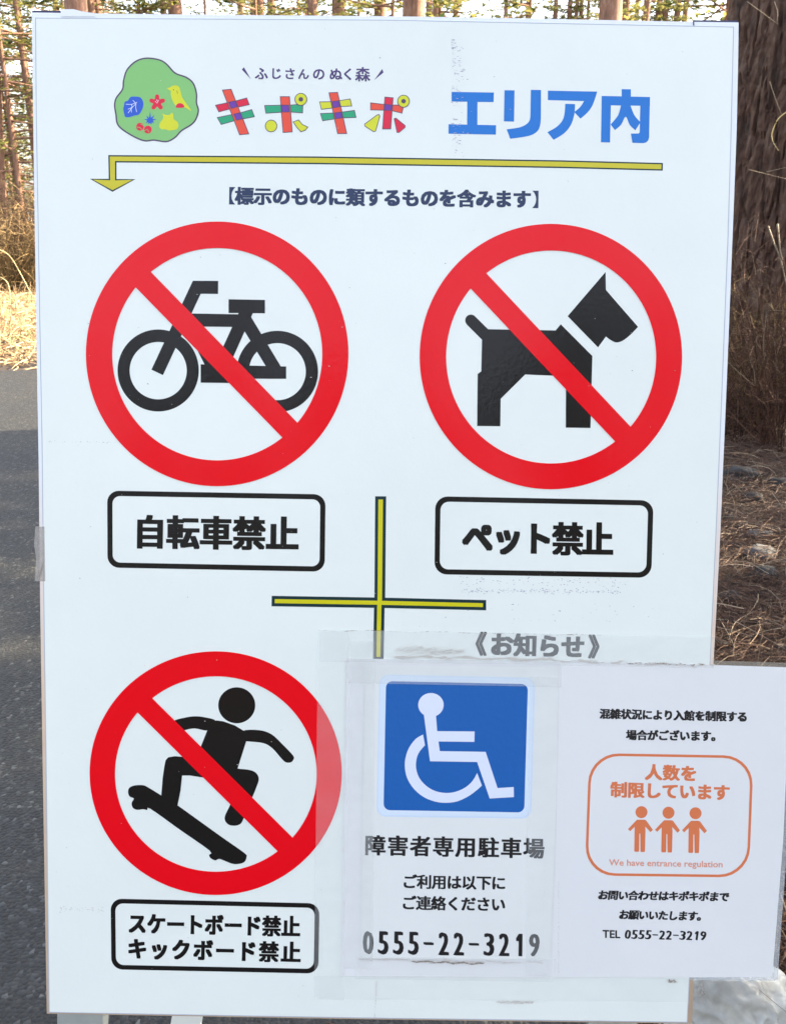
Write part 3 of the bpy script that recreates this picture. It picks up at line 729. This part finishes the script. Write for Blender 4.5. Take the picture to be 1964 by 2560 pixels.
e1 = (500, 150, 2.8)
def piece(nm, pts, m, h=H, ow=1.9, round_=0):
    p = crop(smooth(pts, round_) if round_ else pts, *e1)
    flat(nm, [p], m, h + .02, poster); band('logo_outline', offs(p, ow * .55), offs(p, -ow * .45), M_purl, h + .05, poster)
piece('logo_stroke', [(110, 318), (203, 298), (222, 340), (133, 364)], M_mag)
piece('logo_stroke', [(246, 289), (327, 267), (345, 313), (262, 332)], M_mag)
piece('logo_stroke', [(123, 404), (238, 380), (256, 422), (149, 452)], M_lgreen)
piece('logo_stroke', [(283, 371), (362, 348), (381, 398), (301, 413)], M_lgreen)
piece('logo_stroke', [(158, 212), (218, 206), (342, 518), (278, 524)], M_org, H + .06)
piece('logo_crossing', [(202, 297), (246, 288), (262, 328), (218, 340)], M_pur, H + .12)
piece('logo_crossing', [(237, 381), (283, 370), (300, 412), (256, 422)], M_pur, H + .12)
piece('logo_stroke', [(453, 320), (572, 318), (576, 366), (462, 373)], M_lgreen)
piece('logo_stroke', [(620, 318), (719, 310), (718, 371), (624, 364)], M_lgreen)
piece('logo_stroke', [(562, 258), (626, 258), (645, 504), (582, 508)], M_org, H + .06)
piece('logo_crossing', [(572, 318), (621, 318), (625, 364), (575, 364)], M_pur, H + .12)
piece('logo_dot', ell(498, 463, 40, 41, 28), M_lyel, H + .06)
piece('logo_dot', [(653, 435), (690, 421), (715, 452), (754, 471), (738, 492), (706, 503), (680, 475)], M_lyel, H + .06, 1.9, 0)
for cx, cy in ((706, 277), (1423, 290)):
    piece('logo_ring', ell(cx, cy, 41, 42, 28), M_lyel, H + .17)
    flat('logo_ring_hole', [crop(ell(cx, cy, 16, 16, 16), *e1)], M_purl, H + .26, poster)
piece('logo_stroke', [(838, 295), (925, 293), (934, 336), (850, 346)], M_lyel)
piece('logo_stroke', [(970, 287), (1050, 274), (1061, 323), (980, 326)], M_lyel)
piece('logo_stroke', [(843, 376), (943, 372), (950, 412), (858, 426)], M_lgreen)
piece('logo_stroke', [(986, 367), (1080, 354), (1091, 403), (994, 406)], M_lgreen)
piece('logo_stroke', [(903, 231), (962, 228), (1026, 516), (963, 516)], M_org, H + .06)
piece('logo_crossing', [(924, 293), (970, 287), (979, 327), (932, 336)], M_pur, H + .12)
piece('logo_crossing', [(941, 372), (987, 366), (995, 406), (949, 412)], M_pur, H + .12)
piece('logo_stroke', [(1193, 301), (1293, 313), (1292, 352), (1193, 350)], M_org)
piece('logo_stroke', [(1338, 316), (1424, 318), (1412, 373), (1335, 354)], M_org)
piece('logo_stroke', [(1293, 261), (1350, 266), (1333, 483), (1277, 483)], M_mag, H + .06)
piece('logo_crossing', [(1292, 312), (1340, 317), (1337, 354), (1290, 352)], M_pur, H + .12)
piece('logo_dot', [(1240, 385), (1252, 383), (1257, 395), (1228, 498), (1214, 503), (1154, 464), (1152, 450)], M_lyel)
piece('logo_dot', [(1358, 412), (1370, 408), (1434, 460), (1434, 472), (1392, 508), (1378, 508)], M_mag)
flat('caption_slash', [crop([(293, 68), (308, 52), (357, 135)], *e1), crop([(1218, 142), (1274, 64), (1284, 88)], *e1)], M_pt, H + .02, poster)
for c, x, y, s_ in (('ふ', 430, 96, 92), ('じ', 532, 95, 84), ('さ', 629, 97, 84), ('ん', 724, 99, 80), ('の', 831, 98, 90), ('ぬ', 950, 100, 92), ('く', 1036, 100, 88), ('森', 1138, 101, 104)):
    p = crop([(x, y)], *e1)[0]; lettering(c, p, (p[0] + 10, p[1] + .12), s_ / 2.8 * 1.02, .028, M_pt, H + .02, poster)

# ---- big blue heading
e2 = (1050, 80, 2.5846)
def Z(*pl): return [crop(p, *e2) for p in pl]
hd = [Z([(202, 388), (475, 392), (473, 454), (202, 450)], [(303, 445), (369, 448), (368, 606), (302, 603)], [(182, 597), (489, 603), (488, 664), (182, 658)]),
      Z([(543, 377), (608, 378), (605, 580), (539, 578)], [(713, 375), (779, 376), (778, 560)] + smooth([(778, 560), (772, 608), (752, 645), (700, 672), (580, 691)], 5, False)[1:] + smooth([(557, 630), (640, 617), (685, 596), (707, 565), (711, 500)], 5, False)),
      Z([(823, 380), (1141, 386)] + smooth([(1141, 386), (1128, 430), (1108, 480), (1078, 522), (1033, 561)], 4, False)[1:] + smooth([(993, 518), (1030, 487), (1057, 447)], 4, False) + [(823, 441)],
        [(935, 465), (998, 467)] + smooth([(998, 467), (994, 530), (972, 600), (928, 655), (860, 698)], 5, False)[1:] + smooth([(820, 648), (878, 615), (915, 575), (930, 530), (935, 465)], 5, False)[:-1]),
      Z([(1170, 414), (1482, 421), (1481, 478), (1169, 474)], [(1170, 440), (1230, 440), (1224, 715), (1165, 713)], [(1420, 440), (1481, 440), (1476, 680), (1471, 700), (1458, 714), (1440, 719), (1368, 717), (1358, 657), (1408, 657), (1415, 650)],
        [(1299, 370), (1358, 371), (1358, 440), (1299, 440)], [(1297, 440), (1357, 440), (1357, 480)] + smooth([(1357, 480), (1382, 540), (1420, 584)], 4, False)[1:] + [(1387, 636)] + smooth([(1387, 636), (1350, 600), (1325, 548), (1295, 600), (1255, 635)], 4, False)[1:] + smooth([(1228, 598), (1275, 540), (1295, 475)], 4, False))]
for g in hd: flat('heading_character', g, M_blue, H + .02, poster)

# ---- long arrow
A = [(271.5, 388), (800, 391.5), (1400, 401), (1655.5, 407.7), (1655, 427), (1400, 420.5), (800, 411), (292, 406.5), (292, 447.8), (339.3, 448.2), (282, 479.8), (225.7, 447.3), (272.6, 447.4)]
def outlined(nm, pts, fill, line, w, h):
    n = len(pts); inner = offs(pts, -w)
    flat(nm, [pts], line, h, poster); flat(nm + '_fill', [inner], fill, h + .04, poster)
outlined('long_arrow', A, M_gold, M_dgreen, 3.6, H + .02)

lettering('標示のものに類するものを含みます', (611, 490), (1303.6, 498), 46.5, .056, M_slate, H + .02, poster, emh=46)
lettering('【', (566, 489.5), (600, 490), 46, .010, M_slate, H + .02, poster, emh=46)
lettering('】', (1352, 499), (1400, 499.6), 46, .010, M_slate, H + .02, poster, emh=46)

# ---- the three prohibition rings
def prohibition(cx, cy, rx, ry, icx, icy, irx, iry, slash, word):
    o = band('prohibition_ring', ell(cx, cy, rx, ry, 128), ell(icx, icy, irx, iry, 128), M_red, H + .30, poster); o['label'] = 'red ring round the ' + word
    a, b, c, d = slash
    def ext(p, q, k): l = math.hypot(p[0] - q[0], p[1] - q[1]); return (p[0] + (p[0] - q[0]) / l * k, p[1] + (p[1] - q[1]) / l * k)
    flat('prohibition_slash', [[ext(a, c, 14), ext(c, a, 14), ext(d, b, 14), ext(b, d, 14)]], M_red, H + .34, poster)
prohibition(543.3, 884.8, 327.5, 330.6, 543.4, 885.6, 262, 265.2, [(377, 679), (338.8, 717.5), (745, 1058.3), (707, 1095)], 'bicycle')
prohibition(1375.7, 891.5, 327.4, 331.5, 1376.4, 892.6, 262, 266, [(1215.9, 684.7), (1176.9, 722.9), (1573.7, 1065.7), (1534.7, 1102.2)], 'dog')
prohibition(539.6, 1932.3, 314.6, 304.4, 540, 1934.4, 251.7, 244, [(380.4, 1744.2), (343.3, 1779.2), (732.5, 2094.2), (695.8, 2129.2)], 'skateboarder')
e3 = (200, 530, 2.4)
def C3(*pl): return [crop(p, *e3) for p in pl]
band('bicycle_wheel', crop(ell(470.5, 951, 243.5, 246), *e3), crop(ell(470.5, 952, 171, 172), *e3), M_black, H + .02, poster)
band('bicycle_wheel', crop(ell(1184, 957, 244, 244), *e3), crop(ell(1184, 958, 170.5, 171), *e3), M_black, H + .02, poster)
flat('bicycle_frame', C3([(678, 413), (830, 414), (829, 492), (725, 491), (499, 979), (430, 946)], [(600, 608), (950, 614), (935, 690), (640, 687)], [(892, 524), (1110, 528), (1110, 608), (892, 606)],
     [(955, 600), (1040, 602), (1020, 645), (880, 960), (790, 960)], [(985, 640), (1022, 622), (1207, 930), (1118, 930), (972, 690)], [(725, 914), (1237, 927), (1237, 1001), (895, 1000), (895, 1026), (725, 1024)], [(690, 800), (745, 765), (840, 930), (757, 932)]), M_black, H + .05, poster)
e4 = (1020, 530, 2.3333)
dog = [(465, 684), (858, 691), (888, 655), (1072, 840), (1061, 1260), (917, 1258), (918, 957), (848, 955), (681, 948), (538, 1090), (536, 1250), (401, 1248), (404, 945), (425, 930), (429, 745), (341, 657)] + [(365 + 33.5 * math.cos(R(a)), 632 + 33.5 * math.sin(R(a))) for a in range(135, 320, 15)]
flat('dog_body', [crop(dog, *e4)], M_black, H + .04, poster)
flat('dog_head', [crop([(1149, 350), (1151, 455), (1338, 670)] + smooth([(1338, 670), (1295, 715), (1250, 750), (1212, 761), (1180, 748), (1151, 727)], 4, False)[1:] + [(1105, 790), (928, 608)], *e4)], M_black, H + .04, poster)
e5 = (200, 1600, 2.4)
def C5(*pl): return [crop(p, *e5) for p in pl]
flat('skater_head', [crop(ell(941, 391, 111, 108, 48), *e5)], M_black, H + .04, poster)
flat('skater_body', [crop(smooth(p, 4), *e5) for p in (
    [(975, 545), (1075, 540), (1150, 565), (1215, 625), (1275, 688), (1283, 712), (1265, 733), (1235, 733), (1210, 712), (1155, 650), (1100, 618), (1000, 607), (960, 600)],
    [(560, 490), (630, 465), (690, 457), (750, 463), (815, 485), (770, 541), (690, 530), (630, 540), (575, 560)])] +
    C5([(800, 485), (822, 482), (860, 487), (930, 512), (985, 545), (1000, 600), (945, 775), (800, 800), (725, 640), (765, 540)]) +
    [crop(smooth(p, 4), *e5) for p in ([(840, 750), (945, 770), (1015, 778), (1055, 795), (1073, 830), (1060, 880), (1010, 1000), (975, 1085), (958, 1105), (930, 1113), (895, 1108), (872, 1085), (872, 1050), (905, 980), (930, 900), (850, 830)],)] +
    C5([(530, 703), (570, 696), (640, 702), (860, 730), (900, 800), (850, 835), (745, 825), (660, 812), (614, 812), (605, 900), (585, 1000), (488, 945), (497, 830), (507, 760), (515, 720)]), M_black, H + .04, poster)
flat('skateboard_print', [crop(smooth([(290, 912), (298, 885), (330, 871), (380, 870), (410, 883), (490, 932), (585, 990), (700, 1072), (850, 1180), (985, 1275), (1000, 1300), (985, 1332), (945, 1343), (910, 1340), (865, 1322), (835, 1312), (812, 1321), (785, 1308), (775, 1288), (778, 1262), (600, 1137), (425, 1012), (405, 1019), (380, 1014), (345, 1018), (318, 1005), (312, 975), (325, 950), (300, 938)], 3), *e5)], M_black, H + .13, poster)

# ---- caption boxes
def capbox(TL, TR, BR, BL, r, w, m=M_black, h=H, parent=None, nm='caption_frame'):
    o = rrect(TL, TR, BR, BL, r)
    def ins(p, q, s, k):
        a = (Vector(q) - Vector(p)).normalized(); b = (Vector(s) - Vector(p)).normalized(); return tuple(Vector(p) + (a + b) * k)
    i = rrect(ins(TL, TR, BL, w), ins(TR, TL, BR, w), ins(BR, TR, BL, w), ins(BL, BR, TL, w), r - w * .75)
    return band(nm, o, i, m, h, parent or poster)
capbox((268.7, 1226.5), (813.7, 1235.8), (811.5, 1429.2), (269.5, 1418.8), 29, 13, h=H + .02)
capbox((1087.8, 1240.6), (1632.2, 1251), (1626.5, 1444.4), (1085.2, 1435.6), 31, 13, h=H + .02)
capbox((277.3, 2246), (798.6, 2258), (795.6, 2433.3), (279.2, 2422.9), 28, 11.5, h=H + .02)
lettering('自転車禁止', (375, 1329.4), (706, 1334), 82, .056, M_black, H + .02, poster, emh=87)
lettering('ペット禁止', (1193, 1343.8), (1493, 1348), 78, .056, M_black, H + .02, poster, emh=86)
lettering('スケートボード禁止', (343.8, 2308), (727, 2315.5), 47.5, .056, M_black, H + .02, poster, emh=54)
lettering('キックボード禁止', (343.8, 2371), (727, 2380), 50, .056, M_black, H + .02, poster, emh=54)

# ---- yellow cross
X = [(937.5, 1240.6), (965, 1240.8), (962.5, 1494), (1214.4, 1500), (1214.4, 1525.6), (961, 1520), (958.5, 1650), (932, 1650), (934.5, 1519.5), (678.8, 1515.6), (679.4, 1489.4), (935.5, 1493.5)]
flat('cross_outline', [X], M_dgreen, H + .02, poster)
flat('cross', [offs(X, -8)], M_yel, H + .05, poster)
lettering('お知らせ', (1253.3, 1611), (1431.3, 1616.2), 59, .056, M_black, H + .02, poster, emh=60)
lettering('《', (1188, 1609), (1210, 1609.4), 56, .034, M_black, H + .02, poster, emh=62)
lettering('》', (1497, 1616.5), (1520, 1617), 56, .034, M_black, H + .02, poster, emh=62)

# ================================================================== LAMINATED A3 SHEET, sticking out past the board
H2 = .95
lam_o = [(866, 1646), (1385, 1652), (1783, 1662), (1975, 1668), (1955, 2100), (1928, 2441), (1722, 2442), (1300, 2442), (850, 2440)]
lam = empty('laminated_notice', B(1700, 2440, H2), 'laminated sheet with orange crowd limit box, jutting past the lower right of the board', 'notice')
ls = slab('sheet', lam_o, H2 - .35, H2, M_lamin, lam)
# clear laminate rim beyond the paper
slab('laminate_rim', [(1975, 1668), (1986, 1668), (1966, 2100), (1941, 2446), (1934, 2451), (1722, 2449), (1722, 2442), (1928, 2441), (1955, 2100)], H2 - .3, H2 - .05, M_film, lam)
slab('laminate_rim', [(1783, 1651), (1975, 1657), (1975, 1668), (1783, 1662)], H2 - .3, H2 - .05, tape_mat('rim_film', .45, (.35, .31, .25)), lam)
h = H2 + .04
lettering('混雑状況により入館を制限する', (1510.4, 1783.5), (1853, 1791), 27, .06, M_text, h, ls, emh=26.5)
lettering('場合がございます。', (1576.4, 1836.5), (1788.8, 1839.5), 27, .06, M_text, h, ls, emh=26.5)
e6 = (1380, 1600, 2.8767)
q = crop([(262, 810), (1442, 830), (1408, 1705), (230, 1690)], *e6)
capbox(*q, 74, 6.5, M_salmon, h, ls, 'rounded_frame')
lettering('人数を', (1632, 1929.5), (1719.5, 1932.5), 43, .05, M_salmon, h, ls, emh=41)
lettering('制限しています', (1545, 1973), (1801, 1980), 43, .05, M_salmon, h, ls, emh=41)
for dx, dy in ((0, 0), (194, 4), (388, 8)):
    hp = crop(ell(637 + dx, 1235 + dy, 43, 43, 32), *e6)
    bp = crop([(x + dx, y + dy) for x, y in [(598, 1296), (606, 1289), (660, 1289), (670, 1294), (719, 1362), (702, 1379), (664, 1338), (666, 1370), (662, 1516), (658, 1521), (634, 1521), (630, 1516), (628, 1388), (622, 1388), (620, 1514), (615, 1520), (590, 1519), (585, 1513), (588, 1340), (556, 1372), (540, 1357)]], *e6)
    flat('person_symbol', [hp, bp], M_salmon, h, ls)
latin('We have entrance regulation', 1520.8, 1803.4, 2162, 2167, 22, M_salmon2, h, ls, bold=.018)
lettering('お問い合わせはキポキポまで', (1505.8, 2236), (1807.6, 2240.5), 26.5, .055, M_text, h, ls, emh=25, slant=.12)
lettering('お願いいたします。', (1558, 2285), (1753.5, 2289), 26, .055, M_text, h, ls, emh=25, slant=.12)
latin('TEL', 1505, 1548, 2342.5, 2343.5, 27, M_text, h, ls, bold=.03)
for k, dx in enumerate((-1.4, -.5, .5, 1.4)):
    lettering('0555-22-3219', (1567.5 + dx, 2334.5 + .3 * dx), (1755.5 + dx, 2338 + .3 * dx), 20, 0, M_text, h + .008 * k, ls, fit=(12.5, 22), slant=.12, name='phone_number')

# ================================================================== PARKING NOTICE on top of it
H3 = 1.35
pk_o = [(913, 1662), (1393, 1668), (1388, 2030), (1372, 2398), (902, 2394), (906, 2000)]
park = empty('parking_notice', B(1130, 2395, H3), 'taped white A4 notice with blue wheelchair symbol and a phone number', 'notice')
ps = slab('sheet', pk_o, H3 - .12, H3, M_park, park)
h = H3 + .04
e7 = (780, 1560, 2.7097)
fr = rrect(*crop([(457, 340), (1507, 362), (1480, 1314), (436, 1300)], *e7), 24)
flat('icon_border', [fr], M_paleb, h, ps)
flat('icon_border_inner', [rrect(*crop([(464, 348), (1497, 370), (1471, 1304), (444, 1290)], *e7), 22)], mat('ink_border_pale', (.66, .75, .84), rough=.3), h + .03, ps)
flat('icon_square', [rrect(*crop([(500, 384), (1458, 404), (1433, 1272), (483, 1256)], *e7), 16)], M_iblue, h + .06, ps)
wc = [crop(ell(803, 545, 86, 81, 40), *e7), crop([(754, 600), (836, 600), (845, 722), (1098, 724), (1096, 795), (854, 792), (863, 857), (1172, 862), (1253, 1107), (1362, 1100), (1363, 1168), (1200, 1178), (1115, 931), (797, 926)], *e7)]
arc = smooth([(750, 745), (700, 775), (655, 835), (631, 905), (628, 975), (645, 1045), (690, 1115), (755, 1168), (830, 1198), (905, 1207), (985, 1196), (1065, 1157), (1120, 1115), (1147, 1090)], 3, False) + smooth([(1115, 1005), (1083, 1060), (1035, 1103), (970, 1132), (905, 1140), (835, 1128), (775, 1095), (725, 1040), (702, 970), (707, 905), (728, 858), (763, 818)], 3, False)
flat('wheelchair_symbol', wc + [crop(arc, *e7)], M_iwhite, h + .09, ps)
lettering('障害者専用駐車場', (937.6, 2111.5), (1333, 2119), 53, .042, M_text, h, ps, emh=53)
lettering('ご利用は以下に', (1023, 2202), (1245, 2205.5), 38, .040, M_text, h, ps, emh=37)
lettering('ご連絡ください', (1021, 2255), (1244, 2259), 38, .040, M_text, h, ps, emh=37)
for dx in (-2.6, -1.3, 0, 1.3, 2.6):
    lettering('0555-22-3219', (920 + dx, 2354.5 + .5 * dx), (1334 + dx, 2361), 40, 0, M_text, h + .008 * (dx + 3), ps, fit=(21.5, 56), name='phone_number')

# ---- old clear tape over it all
H4 = 1.6
for nm, pts, m, hh in (
    ('tape_strip', [(795, 1574), (872, 1576), (860, 2498), (785, 2494)], M_tape, H4),
    ('tape_strip', [(797, 1573), (1783, 1591), (1780, 1668), (797, 1652)], M_tape3, H4 + .12),
    ('tape_strip', [(785, 2436), (1722, 2443), (1720, 2502), (785, 2494)], M_tape, H4 + .2),
    ('tape_strip', [(876, 1600), (936, 1602), (930, 2420), (860, 2418)], M_tape2, H4 + .3),
    ('tape_strip', [(1322, 1690), (1396, 1692), (1380, 2440), (1312, 2436)], M_tape, H4 + .4),
    ('tape_strip', [(866, 1644), (1400, 1652), (1400, 1716), (866, 1706)], M_tape2, H4 + .5),
    ('tape_strip', [(890, 2388), (1386, 2394), (1380, 2452), (888, 2444)], M_tape, H4 + .6)):
    flat(nm, [pts], m, hh, park)

# ---- grime along the tape edges, specks and residue
def specks(nm, n, fn, m, hh, smin, smax, seed, parent, asp=2.0):
    rnd = random.Random(seed); pol = []
    for _ in range(n):
        x, y = fn(rnd); s = rnd.uniform(smin, smax) * (.5 + rnd.random()); a = s * rnd.uniform(1, asp)
        pol.append([(x - a, y + rnd.uniform(-.3, .3) * s), (x - a * .3, y - s * .6), (x + a * .6, y - s * .5), (x + a, y + rnd.uniform(-.2, .4) * s), (x + a * .2, y + s * .6)])
    o = flat(nm, pol, m, hh, parent, dz=.0002); o['kind'] = 'stuff'; return o
def line(x0, y0, x1, y1, j): return lambda r: (lambda t: (x0 + (x1 - x0) * t + r.gauss(0, j), y0 + (y1 - y0) * t + r.gauss(0, j) + 1.5 * math.sin(t * 25)))(r.random())
specks('ink_residue', 130, lambda r: (1128 + abs(r.gauss(0, 18)), r.choice((r.uniform(95, 205), r.uniform(215, 395)))), M_print, H + .12, .5, 1.5, 51, poster, 3)
specks('ink_residue', 230, lambda r: (r.uniform(1150, 1550), 1478 + r.gauss(0, 3.2)), M_print, H + .12, .4, 1.5, 52, poster, 2)
specks('ink_residue', 130, lambda r: (r.uniform(1150, 1570), 1455 + r.gauss(0, 7)), M_print, H + .13, .4, 1.4, 53, poster, 2)
specks('ink_residue', 34, lambda r: (r.uniform(1080, 1630), r.uniform(1510, 1555)), M_print, H + .13, .5, 1.6, 54, poster, 2)
specks('dirt_specks', 260, lambda r: (r.uniform(130, 1760), r.uniform(70, 2500)), M_dirt2, H + .5, .4, 1.3, 55, poster, 1.6)
specks('dirt_specks', 16, lambda r: (r.uniform(130, 1740), r.uniform(70, 1600)), M_dirt, H + .5, 1.1, 2.0, 56, poster, 1.3)
specks('dirt_specks', 60, lambda r: (r.uniform(150, 260), 2272 + r.gauss(0, 5)), M_dirt2, H + .1, .5, 1.3, 57, poster)
specks('dirt_specks', 30, lambda r: (r.uniform(120, 290), 1105 + r.gauss(0, 1.5)), M_dirt2, H + .1, .5, 1.4, 58, poster)
specks('tape_grime', 260, line(985, 1640, 1385, 1648, 1.4), M_dirt2, H4 + .8, .7, 2.3, 59, park, 4)
specks('tape_grime', 170, line(1380, 1650, 1782, 1662, 1.6), M_dirt2, H4 + .8, .6, 2.0, 60, park, 4)
specks('tape_grime', 60, line(1560, 1655, 1760, 1661, 1.2), M_dirt, H4 + .85, .5, 1.4, 61, park, 4)
specks('tape_grime', 120, line(795, 1574, 1500, 1587, .5), M_dirt, H4 + .85, .4, 1.1, 62, park, 5)
specks('tape_grime', 150, line(865, 1590, 858, 2440, 1.2), M_dirt2, H4 + .8, .6, 1.6, 63, park, 1)
specks('tape_grime', 110, line(912, 1710, 902, 2390, .5), M_dirt2, H4 + .8, .4, 1.1, 64, park, 1)
specks('tape_grime', 90, line(1368, 1720, 1354, 2400, .7), M_dirt2, H4 + .8, .5, 1.2, 65, park, 1)
specks('tape_grime', 200, line(1030, 2400, 1210, 2406, 1.0), M_dirt, H4 + .85, .6, 1.6, 66, park, 5)
specks('tape_grime', 200, line(895, 2394, 1360, 2404, 1.2), M_dirt2, H4 + .8, .6, 1.7, 67, park, 4)
specks('tape_grime', 110, line(942, 2440, 936, 2545, .6), M_dirt2, H4 + .8, .5, 1.3, 68, park, 1)
specks('tape_grime', 130, lambda r: (r.uniform(1240, 1330), 2502 + r.gauss(0, 2)), M_dirt2, H4 + .8, .5, 1.5, 69, park, 3)
specks('tape_grime', 420, lambda r: (lambda t: (990 + 170 * t, 1622 + r.gauss(0, 8) * (1 - t * .6) + 6 * t))(r.random()), M_dirt2, H4 + .9, .5, 1.6, 70, park, 2)
specks('tape_grime', 160, lambda r: (1394 + r.gauss(0, 1), r.uniform(2200, 2440)), M_dirt2, H4 + .9, .4, 1.0, 71, park, 1)
specks('tape_grime', 24, lambda r: (r.uniform(1668, 1690), 2450 + r.gauss(0, 2)), M_dirt, H4 + .9, .8, 1.8, 72, park, 3)

# ================================================================== CRUMPLED PLASTIC BAG
M_bag = bpy.data.materials.new('clear_plastic'); M_bag.use_nodes = True
def _bag():
    n = M_bag.node_tree.nodes; L = M_bag.node_tree.links; b = n['Principled BSDF']
    b.inputs['Base Color'].default_value = (.60, .61, .57, 1); b.inputs['Roughness'].default_value = .25; b.inputs['Specular IOR Level'].default_value = .8
    tl = n.new('ShaderNodeBsdfTranslucent'); tl.inputs[0].default_value = (.62, .62, .58, 1)
    tr = n.new('ShaderNodeBsdfTransparent'); m1 = n.new('ShaderNodeMixShader'); m1.inputs[0].default_value = .35; m2 = n.new('ShaderNodeMixShader')
    ns = n.new('ShaderNodeTexNoise'); ns.inputs['Scale'].default_value = 14; ns.inputs['Detail'].default_value = 6
    tc = n.new('ShaderNodeTexCoord'); L.new(tc.outputs['Object'], ns.inputs['Vector'])
    mr = n.new('ShaderNodeMapRange'); mr.inputs['From Min'].default_value = .35; mr.inputs['From Max'].default_value = .65; mr.inputs['To Min'].default_value = .16; mr.inputs['To Max'].default_value = .66
    L.new(ns.outputs['Fac'], mr.inputs['Value']); L.new(mr.outputs[0], m2.inputs[0])
    L.new(b.outputs[0], m1.inputs[1]); L.new(tl.outputs[0], m1.inputs[2]); L.new(m1.outputs[0], m2.inputs[1]); L.new(tr.outputs[0], m2.inputs[2]); L.new(m2.outputs[0], n['Material Output'].inputs[0])
_bag()
JV, JF = ico(6)
bp = on_ground(1815, 2610); rb = .080; vs = []
for v in JV:
    w = v * 1.6; k = 1
    k += .20 * noise.noise(w + Vector((3, 1, 4)))
    rd = 1 - abs(noise.noise(w * 1.9 + Vector((9, 0, 0)))) * 2; k += .13 * rd
    rd = 1 - abs(noise.noise(w * 4.3 + Vector((2, 7, 0)))) * 2; k += .055 * rd
    rd = 1 - abs(noise.noise(w * 9 + Vector((5, 7, 1)))) * 2; k += .006 * rd
    q = v * k * rb; q.z = q.z * .85 + rb * .68; q.z = max(q.z, .003 + .002 * noise.noise(w * 8)); q.x *= 1.12; vs.append(q)
bag = mesh('plastic_bag', vs, JF, M_bag, smooth=True); bag.location = bp
tag(bag, 'crumpled clear plastic bag on the ground below the laminated sheet', 'plastic bag')
